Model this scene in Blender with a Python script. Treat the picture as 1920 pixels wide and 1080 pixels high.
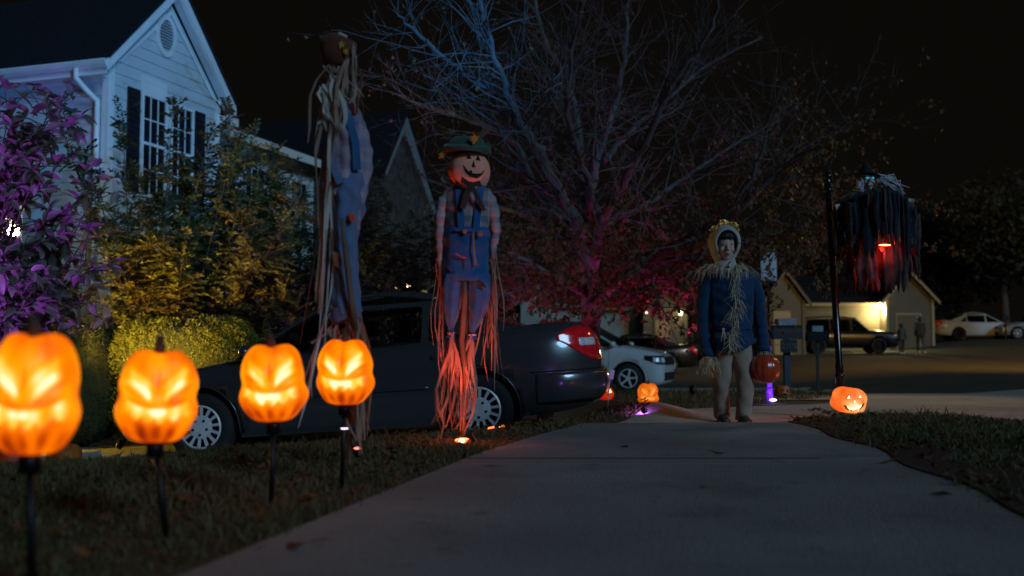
import bpy, bmesh, math, random
import numpy as np
from mathutils import Vector, Matrix
from mathutils.bvhtree import BVHTree
R = math.radians
random.seed(7); rng = np.random.default_rng(7)
for o in list(bpy.data.objects): bpy.data.objects.remove(o)
S = bpy.context.scene
C = S.collection

# ------------------------------------------------------------------ camera
F = 1867.0; TH = math.atan(110 / F); CH = 0.5
cam_d = bpy.data.cameras.new('camera'); cam = bpy.data.objects.new('camera', cam_d); C.objects.link(cam)
cam.location = (0, 0, CH); cam.rotation_euler = (R(90) + TH, 0, 0)
cam_d.sensor_width = 36; cam_d.lens = 36 * F / 1920
cam_d.clip_start = 0.05; cam_d.clip_end = 600
cam_d.dof.use_dof = True; cam_d.dof.focus_distance = 6.9; cam_d.dof.aperture_fstop = 1.8
S.camera = cam

# ------------------------------------------------------------------ world, moonlike key, exposure
W = bpy.data.worlds.new("World"); S.world = W; W.use_nodes = True
nt = W.node_tree; nt.nodes.clear()
sky = nt.nodes.new('ShaderNodeTexSky'); sky.sky_type = 'NISHITA'; sky.sun_disc = False
sky.sun_elevation = R(-6); sky.sun_rotation = R(140)
sc_ = nt.nodes.new('ShaderNodeVectorMath'); sc_.operation = 'SCALE'; sc_.inputs['Scale'].default_value = 0.02
ad = nt.nodes.new('ShaderNodeVectorMath'); ad.operation = 'ADD'; ad.inputs[1].default_value = (0.0034, 0.0028, 0.0021)
bg = nt.nodes.new('ShaderNodeBackground'); bg.inputs['Strength'].default_value = 1.0
wo = nt.nodes.new('ShaderNodeOutputWorld')
nt.links.new(sky.outputs[0], sc_.inputs[0]); nt.links.new(sc_.outputs[0], ad.inputs[0])
nt.links.new(ad.outputs[0], bg.inputs['Color']); nt.links.new(bg.outputs[0], wo.inputs['Surface'])

def lamp(name, typ, loc, energy, color, target=None, size=0.1, spot=None, blend=0.5):
    d = bpy.data.lights.new(name, typ); d.energy = energy; d.color = color
    if typ in ('POINT', 'SPOT'): d.shadow_soft_size = size
    if typ == 'AREA': d.size = size
    if spot: d.spot_size = R(spot); d.spot_blend = blend
    o = bpy.data.objects.new(name, d); C.objects.link(o); o.location = loc
    if target is not None:
        o.rotation_euler = (Vector(target) - Vector(loc)).to_track_quat('-Z', 'Y').to_euler()
    return o
sun = lamp('street_light_glow', 'SUN', (8, -8, 6), 0.92, (0.38, 0.69, 1.0), target=(8 - 6, -8 + 7.5, 6 - 4.2))
sun.data.angle = R(14)
# narrow blue projector of the light show behind the camera, thrown over the heads of the figures onto the gable
lamp('blue_projector', 'SPOT', (7.5, -2.5, 1.6), 7800, (0.08, 0.40, 1.0), target=(-7.0, 17.0, 5.0), size=0.06, spot=19, blend=0.55)
S.view_settings.view_transform = 'Standard'; S.view_settings.look = 'None'
S.view_settings.exposure = 0; S.view_settings.gamma = 1; S.view_settings.use_curve_mapping = False
S.cycles.use_denoising = True
S.cycles.max_bounces = 6; S.cycles.transparent_max_bounces = 12
S.cycles.caustics_reflective = False; S.cycles.caustics_refractive = False
S.cycles.sample_clamp_indirect = 3.0

# ------------------------------------------------------------------ helpers
fw = Vector((0, math.cos(TH), math.sin(TH))); up = Vector((0, -math.sin(TH), math.cos(TH)))
def at(px, py, Y):
    d = fw + Vector((1, 0, 0)) * ((px - 960) / F) + up * ((540 - py) / F)
    return Vector((0, 0, CH)) + d * (Y / d.y)
def cl(t): return max(0.0, min(1.0, t))
def ss(a, b, t):
    t = cl((t - a) / (b - a)); return t * t * (3 - 2 * t)
def lerp(a, b, t): return a + (b - a) * t
LEy = [-3, 0, 2.17, 4.55, 5.5, 6.2, 7.2, 9.5]; LEx = [-1.9, -1.2, -0.70, -0.16, 0.14, 0.40, 0.66, 1.5]
REy = [-3, 0, 3.0, 4.9, 6.4, 7.5, 8.3]; REx = [1.2, 1.3, 1.52, 1.75, 1.82, 2.1, 2.6]
def xl(y): return float(np.interp(y, LEy, LEx))
def xr(y): return float(np.interp(y, REy, REx))
def H(x, y):
    y0 = lerp(3.2, 6.3, cl((x + 2.5) / 2.9))
    t = cl((y - y0) / (9.2 - y0))
    L = -(0.335 + 0.079 * max(0, min(5, -x))) * t ** 1.3
    Rr = -0.07 * ss(6.4, 7.3, y) - 0.013 * max(0, min(y, 22) - 7.3)
    m = ss(0.55, 1.35, x)
    if y > 12: m = max(m, ss(12, 15, y) * ss(-3, 0, x))
    z = L * (1 - m) + Rr * m
    z += 0.17 * math.exp(-((x - 0.9) / 0.5) ** 2 - ((y - 8.3) / 0.55) ** 2)
    g = ss(0.0, 0.55, x - xr(y)) * (1 - ss(7.7, 8.3, y)) * ss(-1, 2, y)
    z += g * (0.052 - 0.055 * max(0, x - 2.5))
    z += ss(18, 50, y) * (0.42 * ss(8, 12, x) + 0.75 * ss(17, 27, x)) - 0.26 * ss(13, 21, y) * (1 - ss(7, 11, x))
    return z
def N(*a): return Vector(a)

MATS = {}
def mat(name, col, rough=0.7, metal=0.0, var=0.25, scale=8.0, bump=0.0, bscale=40.0, emit=None, es=0.0, spec=0.5,
        col2=None, trans=None, alpha=None, detail=6, coat=0.0, sheen=0.0, stretch=None):
    if name in MATS: return MATS[name]
    m = bpy.data.materials.new(name); m.use_nodes = True; MATS[name] = m
    t = m.node_tree; b = t.nodes['Principled BSDF']
    b.inputs['Roughness'].default_value = rough; b.inputs['Metallic'].default_value = metal
    b.inputs['Specular IOR Level'].default_value = spec
    b.inputs['Coat Weight'].default_value = coat; b.inputs['Coat Roughness'].default_value = 0.06
    b.inputs['Sheen Weight'].default_value = sheen
    tc = t.nodes.new('ShaderNodeTexCoord'); src = tc.outputs['Object']
    if stretch:
        mp = t.nodes.new('ShaderNodeMapping'); mp.inputs['Scale'].default_value = stretch
        t.links.new(src, mp.inputs[0]); src = mp.outputs[0]
    nz = t.nodes.new('ShaderNodeTexNoise'); nz.inputs['Scale'].default_value = scale; nz.inputs['Detail'].default_value = detail
    t.links.new(src, nz.inputs['Vector'])
    cr = t.nodes.new('ShaderNodeValToRGB'); t.links.new(nz.outputs['Fac'], cr.inputs[0])
    c2 = col2 if col2 else [c * (1 - var) for c in col]
    c1 = col if col2 else [min(1, c * (1 + var * 0.6)) for c in col]
    cr.color_ramp.elements[0].position = 0.32; cr.color_ramp.elements[0].color = (*c2, 1)
    cr.color_ramp.elements[1].position = 0.68; cr.color_ramp.elements[1].color = (*c1, 1)
    t.links.new(cr.outputs[0], b.inputs['Base Color'])
    if bump:
        n2 = t.nodes.new('ShaderNodeTexNoise'); n2.inputs['Scale'].default_value = bscale; n2.inputs['Detail'].default_value = 5
        t.links.new(src, n2.inputs['Vector'])
        bp = t.nodes.new('ShaderNodeBump'); bp.inputs['Strength'].default_value = bump; bp.inputs['Distance'].default_value = 0.02
        t.links.new(n2.outputs['Fac'], bp.inputs['Height']); t.links.new(bp.outputs[0], b.inputs['Normal'])
    if emit:
        b.inputs['Emission Color'].default_value = (*emit, 1); b.inputs['Emission Strength'].default_value = es
    if trans: b.inputs['Transmission Weight'].default_value = trans
    if alpha is not None: b.inputs['Alpha'].default_value = alpha
    return m
def leafmat(name, col, col2, tr=0.35, rough=0.5, scale=3.0):
    if name in MATS: return MATS[name]
    m = mat(name, col, rough, col2=col2, scale=scale, detail=3, spec=0.35); t = m.node_tree; b = t.nodes['Principled BSDF']
    tl = t.nodes.new('ShaderNodeBsdfTranslucent'); mx = t.nodes.new('ShaderNodeMixShader'); mx.inputs[0].default_value = tr
    src = b.inputs['Base Color'].links[0].from_socket
    t.links.new(src, tl.inputs[0]); t.links.new(b.outputs[0], mx.inputs[1]); t.links.new(tl.outputs[0], mx.inputs[2])
    t.links.new(mx.outputs[0], t.nodes['Material Output'].inputs['Surface'])
    return m

def empty(name, loc=(0, 0, 0), rz=0.0, label=None, cat=None, group=None):
    o = bpy.data.objects.new(name, None); C.objects.link(o); o.location = loc; o.rotation_euler = (0, 0, rz)
    o.empty_display_size = 0.2
    return tag(o, label, cat, group)
def tag(o, label=None, cat=None, group=None, kind=None):
    if label: o['label'] = label
    if cat: o['category'] = cat
    if group: o['group'] = group
    if kind: o['kind'] = kind
    return o
def mobj(name, me, parent=None, loc=None, rot=None):
    o = bpy.data.objects.new(name, me); C.objects.link(o)
    if parent: o.parent = parent
    if loc is not None: o.location = loc
    if rot is not None: o.rotation_euler = rot
    return o
def frame_of(d):
    d = d.normalized(); a = Vector((0, 0, 1)) if abs(d.z) < 0.9 else Vector((1, 0, 0))
    u = d.cross(a).normalized(); return u, d.cross(u).normalized()
class MB:
    def __init__(s): s.v = []; s.f = []; s.mi = []; s.cur = 0
    def add(s, vs, fs):
        b = len(s.v); s.v += [tuple(p) for p in vs]
        s.f += [tuple(i + b for i in q) for q in fs]; s.mi += [s.cur] * len(fs); return s
    def box(s, lo, hi, M=None):
        (x0, y0, z0), (x1, y1, z1) = lo, hi
        vs = [Vector(p) for p in ((x0,y0,z0),(x1,y0,z0),(x1,y1,z0),(x0,y1,z0),(x0,y0,z1),(x1,y0,z1),(x1,y1,z1),(x0,y1,z1))]
        if M is not None: vs = [M @ p for p in vs]
        return s.add(vs, [(0,3,2,1),(4,5,6,7),(0,1,5,4),(1,2,6,5),(2,3,7,6),(3,0,4,7)])
    def bar(s, a, b, w, h, upv=(0, 0, 1)):
        a = Vector(a); b = Vector(b); d = (b - a).normalized(); u = d.cross(Vector(upv)).normalized(); v = u.cross(d)
        vs = []
        for p in (a, b):
            for i, j in ((-1,-1),(1,-1),(1,1),(-1,1)): vs.append(p + u * (i * w / 2) + v * (j * h / 2))
        return s.add(vs, [(0,1,2,3),(7,6,5,4),(0,4,5,1),(1,5,6,2),(2,6,7,3),(3,7,4,0)])
    def tube(s, pts, rad, n=8, cap=True):
        pts = [Vector(p) for p in pts]
        if not hasattr(rad, '__len__'): rad = [rad] * len(pts)
        rings = []; pu = None
        for i, p in enumerate(pts):
            d = (pts[min(i + 1, len(pts) - 1)] - pts[max(i - 1, 0)])
            if d.length < 1e-9: d = Vector((0, 0, 1))
            if pu is None: u, v = frame_of(d)
            else:
                d = d.normalized(); u = (pu - d * pu.dot(d)).normalized(); v = d.cross(u)
            pu = u
            rings.append([p + (u * math.cos(k * 2 * math.pi / n) + v * math.sin(k * 2 * math.pi / n)) * rad[i] for k in range(n)])
        return s.loft(rings, cap)
    def loft(s, rings, cap=True, closed=True):
        n = len(rings[0]); vs = [p for r in rings for p in r]; fs = []
        for i in range(len(rings) - 1):
            for k in range(n if closed else n - 1):
                k2 = (k + 1) % n
                fs.append((i * n + k, i * n + k2, (i + 1) * n + k2, (i + 1) * n + k))
        if cap and closed:
            fs.append(tuple(reversed(range(n)))); fs.append(tuple((len(rings) - 1) * n + k for k in range(n)))
        return s.add(vs, fs)
    def lathe(s, prof, n=24, M=None, cap=True):
        rings = []
        for r, z in prof:
            ring = [Vector((r * math.cos(k * 2 * math.pi / n), r * math.sin(k * 2 * math.pi / n), z)) for k in range(n)]
            if M is not None: ring = [M @ p for p in ring]
            rings.append(ring)
        return s.loft(rings, cap)
    def grid(s, fn, nu, nv):
        vs = [fn(i / nu, j / nv) for i in range(nu + 1) for j in range(nv + 1)]
        fs = [(i*(nv+1)+j, (i+1)*(nv+1)+j, (i+1)*(nv+1)+j+1, i*(nv+1)+j+1) for i in range(nu) for j in range(nv)]
        return s.add(vs, fs)
    def prism(s, poly, off):      # poly list of Vector, off Vector
        n = len(poly); off = Vector(off); vs = [Vector(p) for p in poly] + [Vector(p) + off for p in poly]
        fs = [tuple(range(n)), tuple(reversed(range(n, 2 * n)))] + [(i, i + n, (i + 1) % n + n, (i + 1) % n) for i in range(n)]
        return s.add(vs, fs)
    def ball(s, c, r, n=12, m=8, M=None):
        c = Vector(c); r = r if hasattr(r, '__len__') else (r, r, r)
        rings = []
        for i in range(m + 1):
            a = -math.pi / 2 + math.pi * (i if 0 < i < m else (0.02 if i == 0 else m - 0.02)) / m
            rings.append([Vector((r[0]*math.cos(a)*math.cos(k*2*math.pi/n), r[1]*math.cos(a)*math.sin(k*2*math.pi/n), r[2]*math.sin(a))) for k in range(n)])
        if M is not None: rings = [[M @ p for p in q] for q in rings]
        return s.loft([[c + p for p in q] for q in rings])
    def ribbon(s, pts, w, side=None):
        pts = [Vector(p) for p in pts]; vs = []
        for i, p in enumerate(pts):
            d = pts[min(i+1, len(pts)-1)] - pts[max(i-1, 0)]
            u = Vector(side) if side is not None else frame_of(d)[0]
            ww = w * (1 if i < len(pts) - 1 else 0.35)
            vs += [p - u * ww / 2, p + u * ww / 2]
        return s.add(vs, [(2*i, 2*i+1, 2*i+3, 2*i+2) for i in range(len(pts) - 1)])
    def mesh(s, name, m=None, smooth=False):
        me = bpy.data.meshes.new(name); me.from_pydata(s.v, [], s.f)
        for mm in (m if isinstance(m, (list, tuple)) else [m] if m else []): me.materials.append(mm)
        if any(s.mi): me.polygons.foreach_set('material_index', s.mi)
        if smooth: me.polygons.foreach_set('use_smooth', [True] * len(me.polygons))
        me.update(); return me
    def build(s, name, m=None, parent=None, smooth=False, loc=None, rot=None, bevel=0, fix=False):
        me = s.mesh(name, m, smooth)
        if fix:
            b = bmesh.new(); b.from_mesh(me); bmesh.ops.recalc_face_normals(b, faces=b.faces); b.to_mesh(me); b.free()
        o = mobj(name, me, parent, loc, rot)
        if bevel:
            md = o.modifiers.new('bevel', 'BEVEL'); md.width = bevel; md.segments = 2; md.limit_method = 'ANGLE'
        return o
def npmesh(name, V, Fc, m):
    V = np.asarray(V, dtype=np.float32); Fc = np.asarray(Fc, dtype=np.int32); k = Fc.shape[1]
    me = bpy.data.meshes.new(name); me.vertices.add(len(V)); me.vertices.foreach_set('co', V.ravel())
    me.loops.add(Fc.size); me.loops.foreach_set('vertex_index', Fc.ravel())
    me.polygons.add(len(Fc)); me.polygons.foreach_set('loop_start', np.arange(0, Fc.size, k, dtype=np.int32))
    me.polygons.foreach_set('loop_total', np.full(len(Fc), k, dtype=np.int32))
    if m: me.materials.append(m)
    me.update(calc_edges=True); return me
def cat_rom(P, n):
    """smooth interpolation of key rows P (list of tuples) into n rows"""
    P = np.array(P, float); k = len(P); out = []
    for t in np.linspace(0, k - 1 - 1e-9, n):
        i = int(t); u = t - i
        p0, p1, p2, p3 = P[max(i-1,0)], P[i], P[min(i+1,k-1)], P[min(i+2,k-1)]
        out.append(0.5*((2*p1)+(-p0+p2)*u+(2*p0-5*p1+4*p2-p3)*u*u+(-p0+3*p1-3*p2+p3)*u**3))
    return np.array(out)
def evalmesh(o):
    dg = bpy.context.evaluated_depsgraph_get(); dg.update()
    return bpy.data.meshes.new_from_object(o.evaluated_get(dg))
# ------------------------------------------------------------------ ground, pavements
M_soil = mat('soil_grass', (0.075, 0.062, 0.032), 0.95, col2=(0.035, 0.036, 0.014), scale=3, bump=0.6, bscale=30)
M_conc = mat('concrete', (0.39, 0.37, 0.345), 0.85, col2=(0.22, 0.21, 0.20), scale=2.2, bump=0.6, bscale=110, detail=10)
M_conc2 = mat('concrete_pale', (0.52, 0.49, 0.44), 0.85, col2=(0.38, 0.36, 0.32), scale=1.6, bump=0.3, bscale=70, detail=10)
M_asph = mat('asphalt', (0.075, 0.060, 0.036), 0.9, col2=(0.045, 0.036, 0.022), scale=1.2, bump=0.5, bscale=120)
M_kerb = mat('kerb_concrete', (0.34, 0.32, 0.28), 0.85, scale=5, bump=0.3)
def stains(m, sc=1.1, dark=.55):
    t = m.node_tree; b = t.nodes['Principled BSDF']; src = b.inputs['Base Color'].links[0].from_socket; tc = t.nodes.new('ShaderNodeTexCoord')
    for k, (scale, lo, hi, col, f) in enumerate(((sc, .48, .72, (.35, .30, .26), .8), (sc * 7, .60, .70, (.30, .27, .25), .75), (sc * 38, .62, .68, (1.5, 1.45, 1.4), .5), (sc * 60, .63, .68, (.3, .28, .26), .8))):
        n = t.nodes.new('ShaderNodeTexNoise'); n.inputs['Scale'].default_value = scale; n.inputs['Detail'].default_value = 7; n.inputs['Roughness'].default_value = .65; t.links.new(tc.outputs['Object'], n.inputs['Vector'])
        r = t.nodes.new('ShaderNodeMapRange'); r.inputs['From Min'].default_value = lo; r.inputs['From Max'].default_value = hi; r.inputs['To Max'].default_value = f; t.links.new(n.outputs['Fac'], r.inputs['Value'])
        mx = t.nodes.new('ShaderNodeMixRGB'); mx.blend_type = 'MULTIPLY'; mx.inputs[2].default_value = (*col, 1); t.links.new(r.outputs[0], mx.inputs[0]); t.links.new(src, mx.inputs[1]); src = mx.outputs[0]
    t.links.new(src, b.inputs['Base Color'])
stains(M_conc); stains(M_conc2, .8)
xs = np.concatenate([np.linspace(-120, -9, 30)[:-1], np.arange(-9, 9, 0.12), np.linspace(9, 40, 60), np.linspace(41, 150, 24)])
ys = np.concatenate([np.linspace(-20, -1, 12)[:-1], np.arange(-1, 13, 0.12), np.linspace(13.2, 70, 110), np.linspace(72, 260, 24)])
V = [(x, y, H(x, y)) for x in xs for y in ys]; ny = len(ys)
Fc = [(i*ny+j, (i+1)*ny+j, (i+1)*ny+j+1, i*ny+j+1) for i in range(len(xs)-1) for j in range(ny-1)]
me = npmesh('ground', V, Fc, M_soil); me.polygons.foreach_set('use_smooth', [True]*len(me.polygons))
tag(mobj('ground', me), 'dark lawn and soil falling away from the sidewalk', kind='structure')

def strip(fa, fb, t0, t1, off, du=0.15, nv=10, thick=0.0):
    """draped sheet between two edge functions t -> (x, y)"""
    n = max(2, int((t1 - t0) / du)); mb = MB()
    def fn(i, j):
        t = lerp(t0, t1, i); a = fa(t); b = fb(t); x = lerp(a[0], b[0], j); y = lerp(a[1], b[1], j)
        return Vector((x, y, H(x, y) + off))
    mb.grid(fn, n, nv)
    if thick:
        for j in (0, 1):
            mb.grid(lambda i, k: fn(i, j) - Vector((0, 0, thick * k)), n, 1)
        for i in (0, 1):
            mb.grid(lambda j2, k: fn(i, j2) - Vector((0, 0, thick * k)), nv, 1)
    return mb
sw = empty('sidewalk', (0, 0, 0)); tag(sw, 'blue grey concrete sidewalk of wide slabs rising to a crest before the boy', kind='structure')
joints = [-3, 0.6, 4.36, 6.42]
for a, b in zip(joints[:-1], joints[1:]):
    strip(lambda y: (xl(y), y), lambda y: (xr(y), y), a + 0.009, b - 0.009, 0.016, 0.1, 24, 0.03).build('slab', M_conc, sw, fix=True)
for q in joints[1:-1]: strip(lambda y: (xl(y), y), lambda y: (xr(y) - .35, y), q - .0088, q + .0088, 0.0175, 0.01, 24).build('joint_filler', mat('joint_tar', (.012, .011, .010), .95), sw)
strip(lambda y: (xl(y), y), lambda y: (xr(y), y), 6.44, 7.1, 0.012, 0.08, 24, 0.03).build('slab', M_conc2, sw)
strip(lambda y: (xl(y), y), lambda y: (xr(y), y), -3, 7.0, 0.003, 0.1, 20).build('joint_bed', mat('joint_dirt', (0.03, 0.026, 0.02), 0.95), sw)
ap = empty('driveway_apron', (0, 0, 0)); tag(ap, 'pale concrete apron crossing behind the lantern post', kind='structure')
def apL(y): return (float(np.interp(y, [7.1, 8.0, 9.2], [0.63, 1.08, 1.5])), y)
def apR(y): return (lerp(2.2, 9.0, ss(7.1, 8.9, y)), y)
for a, b in ((7.11, 9.2), (9.22, 10.7)):
    strip(apL if b < 9.5 else (lambda y: (lerp(1.5, 3.6, cl((y - 9.2) / 1.5)), y)), apR if b < 9.5 else (lambda y: (9, y)), a, b, 0.018, 0.06, 130).build('slab', M_conc2, ap)
strip(lambda y: (lerp(3.7, 5.2, cl((y-10.7)/7)), y), lambda y: (10, y), 10.72, 18.2, 0.010, 0.3, 20, 0.03).build('slab', M_conc2, ap)
st = strip(lambda y: (lerp(4.6, 6.6, cl((y - 18.2) / 8)) + 0.16 * max(0, y - 22), y), lambda y: (26, y), 18.22, 42, 0.008, 0.5, 30).build('street', M_asph)
tag(st, 'dim asphalt street curving past the far houses', kind='structure')
st2 = strip(lambda y: (10.02, y), lambda y: (30, y), 2.0, 18.2, 0.006, 0.4, 30).build('street_near', M_asph)
st2.name = 'road'; tag(st2, 'asphalt road alongside the pale apron', kind='structure')
# driveways of the neighbours seen behind the boy
nd = strip(lambda x: (x, 20.6 + 0.1 * x), lambda x: (x, 24.0 + 0.1 * x), -3.0, 7.4, 0.010, 0.3, 8).build('driveway', M_conc2)
tag(nd, 'neighbours concrete driveway under the white hatchback', kind='structure')
nd2 = strip(lambda x: (x, 11.6), lambda x: (x, 12.7 + 0.1 * x), 2.9, 4.1, 0.012, 0.3, 8).build('path', M_conc2)
tag(nd2, 'short concrete path beside the mailboxes', kind='structure')
# the sunken driveway with its kerb: orange lit
dv = empty('driveway', (0, 0, 0)); tag(dv, 'sunken concrete driveway the dark sedan stands on', kind='structure')
def dA(x): return (x, 8.28 - 0.05 * (x + 3.5))
def dB(x): return (x, 11.6 - 0.085 * (x + 3.5))
for a, b in ((-8.5, -5.6), (-5.58, -2.6), (-2.58, 0.2)):
    strip(dA, dB, a, b, 0.055 if b < -2 else 0.012, 0.2, 14, 0.06).build('slab', M_conc2, dv)
kb = MB()
for a, b in ((-8.5, -6.2), (-6.19, -4.2)):
    k = strip(lambda x: (x, dB(x)[1] - 1.55), lambda x: (x, dB(x)[1] - 1.40), a, b, 0.11, 0.15, 2, 0.2)
    k.build('kerbstone', M_kerb, dv)

# ------------------------------------------------------------------ grass blades, real geometry near the camera
M_grass = leafmat('grass_blades', (0.095, 0.110, 0.036), (0.18, 0.125, 0.058), 0.3, 0.6, 1.4)
def on_drive(x, y): return dA(x)[1] < y < dB(x)[1] and x < 0.2
def on_pave(x, y):
    if -3 < y < 7.1 and xl(y) - 0.0 < x < xr(y): return True
    if 7.1 <= y < 9.2 and apL(y)[0] < x < apR(y)[0]: return True
    if 9.2 <= y < 18.2 and x > lerp(1.5, 4.6, cl((y - 9.2) / 4)): return True
    return on_drive(x, y)
def grass(name, x0, x1, y0, y1, dens, hgt, label):
    n = int((x1 - x0) * (y1 - y0) * dens); P = np.column_stack([rng.uniform(x0, x1, n), rng.uniform(y0, y1, n)])
    keep = [p for p in P if abs(p[0]) < 0.56 * p[1] + 0.3 and not on_pave(p[0] + rng.normal(0, 0.025), p[1] + rng.normal(0, 0.02))]
    V = []; Fc = []
    for x, y in keep:
        z = H(x, y) - 0.004; a = rng.uniform(0, 6.283); pn = math.sin(x * 7.3) * math.sin(y * 5.1) + math.sin(x * 2.3 + y * 3.1)
        h = hgt * rng.uniform(0.3, 1.25) * (1 + 0.35 * pn) * (1.7 if rng.random() < .04 else 1); w = rng.uniform(0.0018, 0.0034) * (1 + 0.12 * y)
        lx, ly = rng.normal(0, 0.45, 2) * h; c, s_ = math.cos(a) * w, math.sin(a) * w; b = len(V)
        V += [(x - c, y - s_, z), (x + c, y + s_, z), (x + lx * .45 + c * .7, y + ly * .45 + s_ * .7, z + h * .6), (x + lx * .45 - c * .7, y + ly * .45 - s_ * .7, z + h * .6),
              (x + lx * 1.2, y + ly * 1.2, z + h)]
        Fc += [(b, b + 1, b + 2), (b, b + 2, b + 3), (b + 3, b + 2, b + 4)]
    tag(mobj(name, npmesh(name, V, Fc, M_grass)), label, 'grass', kind='stuff')
grass('grass', -5, 1.6, 1.3, 5.4, 3800, 0.034, 'short dark lawn grass left of the sidewalk')
grass('grass', -5, 1.7, 5.4, 9.6, 2400, 0.026, 'sparse lawn grass on the slope towards the dark sedan')
grass('grass', 1.2, 4.6, 1.8, 8.2, 3400, 0.031, 'lawn grass on the low rise right of the sidewalk')
grass('grass', 1.2, 4.4, 9.3, 14, 700, 0.05, 'tufty verge grass behind the boy')
grass('grass', -4, 7, 14, 20, 250, 0.07, 'dim neighbour lawn grass under the bare tree')
# leaves lying about
M_dead = leafmat('dead_leaves', (0.20, 0.10, 0.035), (0.07, 0.035, 0.015), 0.2, 0.7, 20)
def leafpoly(L, W_, curl=0.2):
    return [Vector((0, 0, 0)), Vector((L*.3, -W_*.42, curl*L*.12)), Vector((L*.65, -W_*.45, curl*L*.1)), Vector((L, 0, curl*L*.4)),
            Vector((L*.65, W_*.45, curl*L*.1)), Vector((L*.3, W_*.42, curl*L*.12))]
def litter(name, pts, label, kind='stuff', sz=(0.025, 0.05)):
    mb = MB()
    for x, y, off in pts:
        L = random.uniform(*sz); M = Matrix.Translation((x, y, H(x, y) + off)) @ Matrix.Rotation(random.uniform(0, 6.28), 4, 'Z') @ Matrix.Rotation(random.uniform(-.5, .3), 4, 'Y') @ Matrix.Rotation(random.uniform(-.4, .4), 4, 'X')
        p = [M @ q for q in leafpoly(L, L * .7, random.uniform(.3, 1.2))]
        mb.add(p, [(0, 1, 2, 3), (0, 3, 4, 5)])
    tag(mb.build(name, M_dead), label, 'leaves', kind=kind)
pts = []
for i in range(1000):
    y = random.uniform(1.6, 9); s = random.random()
    if s < 0.55: x = xl(y) - abs(random.gauss(0, 0.8))
    else: x = xr(y) + abs(random.gauss(0, 0.5)) * (0.25 if random.random() < .6 else 1)
    if on_drive(x, y): continue
    pts.append((x, y, 0.02 + random.random() * .02))
litter('fallen_leaves', pts, 'brown fallen leaves scattered over the lawn edges')
M_soil2 = mat('edge_soil', (0.075, 0.030, 0.014), 0.95, scale=12, bump=0.8, bscale=60)
e = strip(lambda y: (xr(y) - 0.02 - 0.03 * math.sin(y * 5), y), lambda y: (xr(y) + 0.20 + 0.05 * math.sin(y * 7 + 1) + .03 * math.sin(y * 19), y), 0.5, 6.9, 0.022, 0.05, 4, 0.03)
tag(e.build('soil_edge', M_soil2), 'dark damp soil along the right edge of the sidewalk', kind='structure')
spots = [(1345, 850, 'yellowish curled leaf alone on the sidewalk above the joint', 1.0), (1320, 913, 'tiny pale leaf in the middle of the sidewalk', .5),
         (1660, 868, 'dark leaf on the sidewalk by the right grass edge', 1.1), (1768, 926, 'dark crumpled leaf on the right half of the sidewalk', .9),
         (555, 1025, 'blurred dark leaf on the sidewalk by the left grass edge', 1.1), (1172, 838, 'thin dry leaf on the sidewalk below the pumpkin headed scarecrow', .8)]
for px, py, lb, k in spots:
    g = at(px, py, 1) - Vector((0, 0, CH)); t = -(CH - 0.02) / g.z; x, y = g.x * t, g.y * t
    mb = MB(); L = 0.05 * k; p = [Matrix.Rotation(random.uniform(0, 6), 4, 'Z') @ q for q in leafpoly(L, L * .7, .9)]
    mb.prism([p[0], p[1], p[2], p[3]], (0, 0, .001)).prism([p[0], p[3], p[4], p[5]], (0, 0, .001))
    o = mb.build('fallen_leaf', leafmat('leaf_y', (0.30, 0.19, 0.05), (0.2, .11, .03), .2) if k in (1.0, .5) else M_dead, loc=(x, y, H(x, y) + 0.018)); tag(o, lb, 'leaf', 'single leaves on the sidewalk')

# ------------------------------------------------------------------ left house
M_side = mat('siding_white', (0.56, 0.60, 0.60), 0.6, var=0.08, scale=1.5, bump=0.05)
M_trim = mat('trim_white', (0.78, 0.78, 0.76), 0.5, var=0.06, scale=3)
M_roof = mat('roof_shingle', (0.022, 0.022, 0.025), 0.95, var=0.4, scale=30, bump=0.6, spec=0.1)
M_dark = mat('shutter_black', (0.012, 0.012, 0.016), 0.5, scale=4)
M_glass = mat('window_glass', (0.01, 0.014, 0.02), 0.08, var=0.05)
gx = Vector((0.313, 0.9497)).normalized(); rzH = math.atan2(gx.y, gx.x)
P0 = Vector((-6.57, 16.0, -0.75))
hs = empty('house', P0, rzH, 'white clapboard house with steep gable, round louvred vent and black shutters at the upper left', 'house')
def wz(z): return z + 0.75
bd = {}
def board(par, axis, s0, s1, z0, z1, s0t=None, s1t=None, name='siding_board', m=None, at_=0.0):
    """clapboard on local plane y=at_ (axis 'x', outward -y) or plane x=at_ (axis 'y', outward -x)"""
    s0t = s0 if s0t is None else s0t; s1t = s1 if s1t is None else s1t
    P = lambda s, n, z: Vector((s, at_ - n, z)) if axis == 'x' else Vector((at_ - n, s, z))
    v = [P(s0, 0.0, z0), P(s1, 0.0, z0), P(s1t, 0.0, z1), P(s0t, 0.0, z1), P(s0, 0.020, z0), P(s1, 0.020, z0), P(s1t, 0.004, z1), P(s0t, 0.004, z1)]
    key = (name, axis, at_, tuple(round(q, 3) for q in (s1 - s0, s0t - s0, s1t - s0, z1 - z0)))
    org = P(s0, 0, z0) - P(0, 0, 0) + Vector((0, 0, 0))
    org = Vector((s0, 0, z0)) if axis == 'x' else Vector((0, s0, z0))
    if key not in bd:
        mb = MB().add([p - org for p in v], [(0,1,2,3),(7,6,5,4),(0,4,5,1),(1,5,6,2),(2,6,7,3),(3,7,4,0)]); bd[key] = mb.mesh(name, m or M_side)
    return mobj(name, bd[key], par, org)
GW = 3.0; EZ = wz(5.2); PK = wz(6.75)
wl = MB()     # solid wall behind the boards
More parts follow.
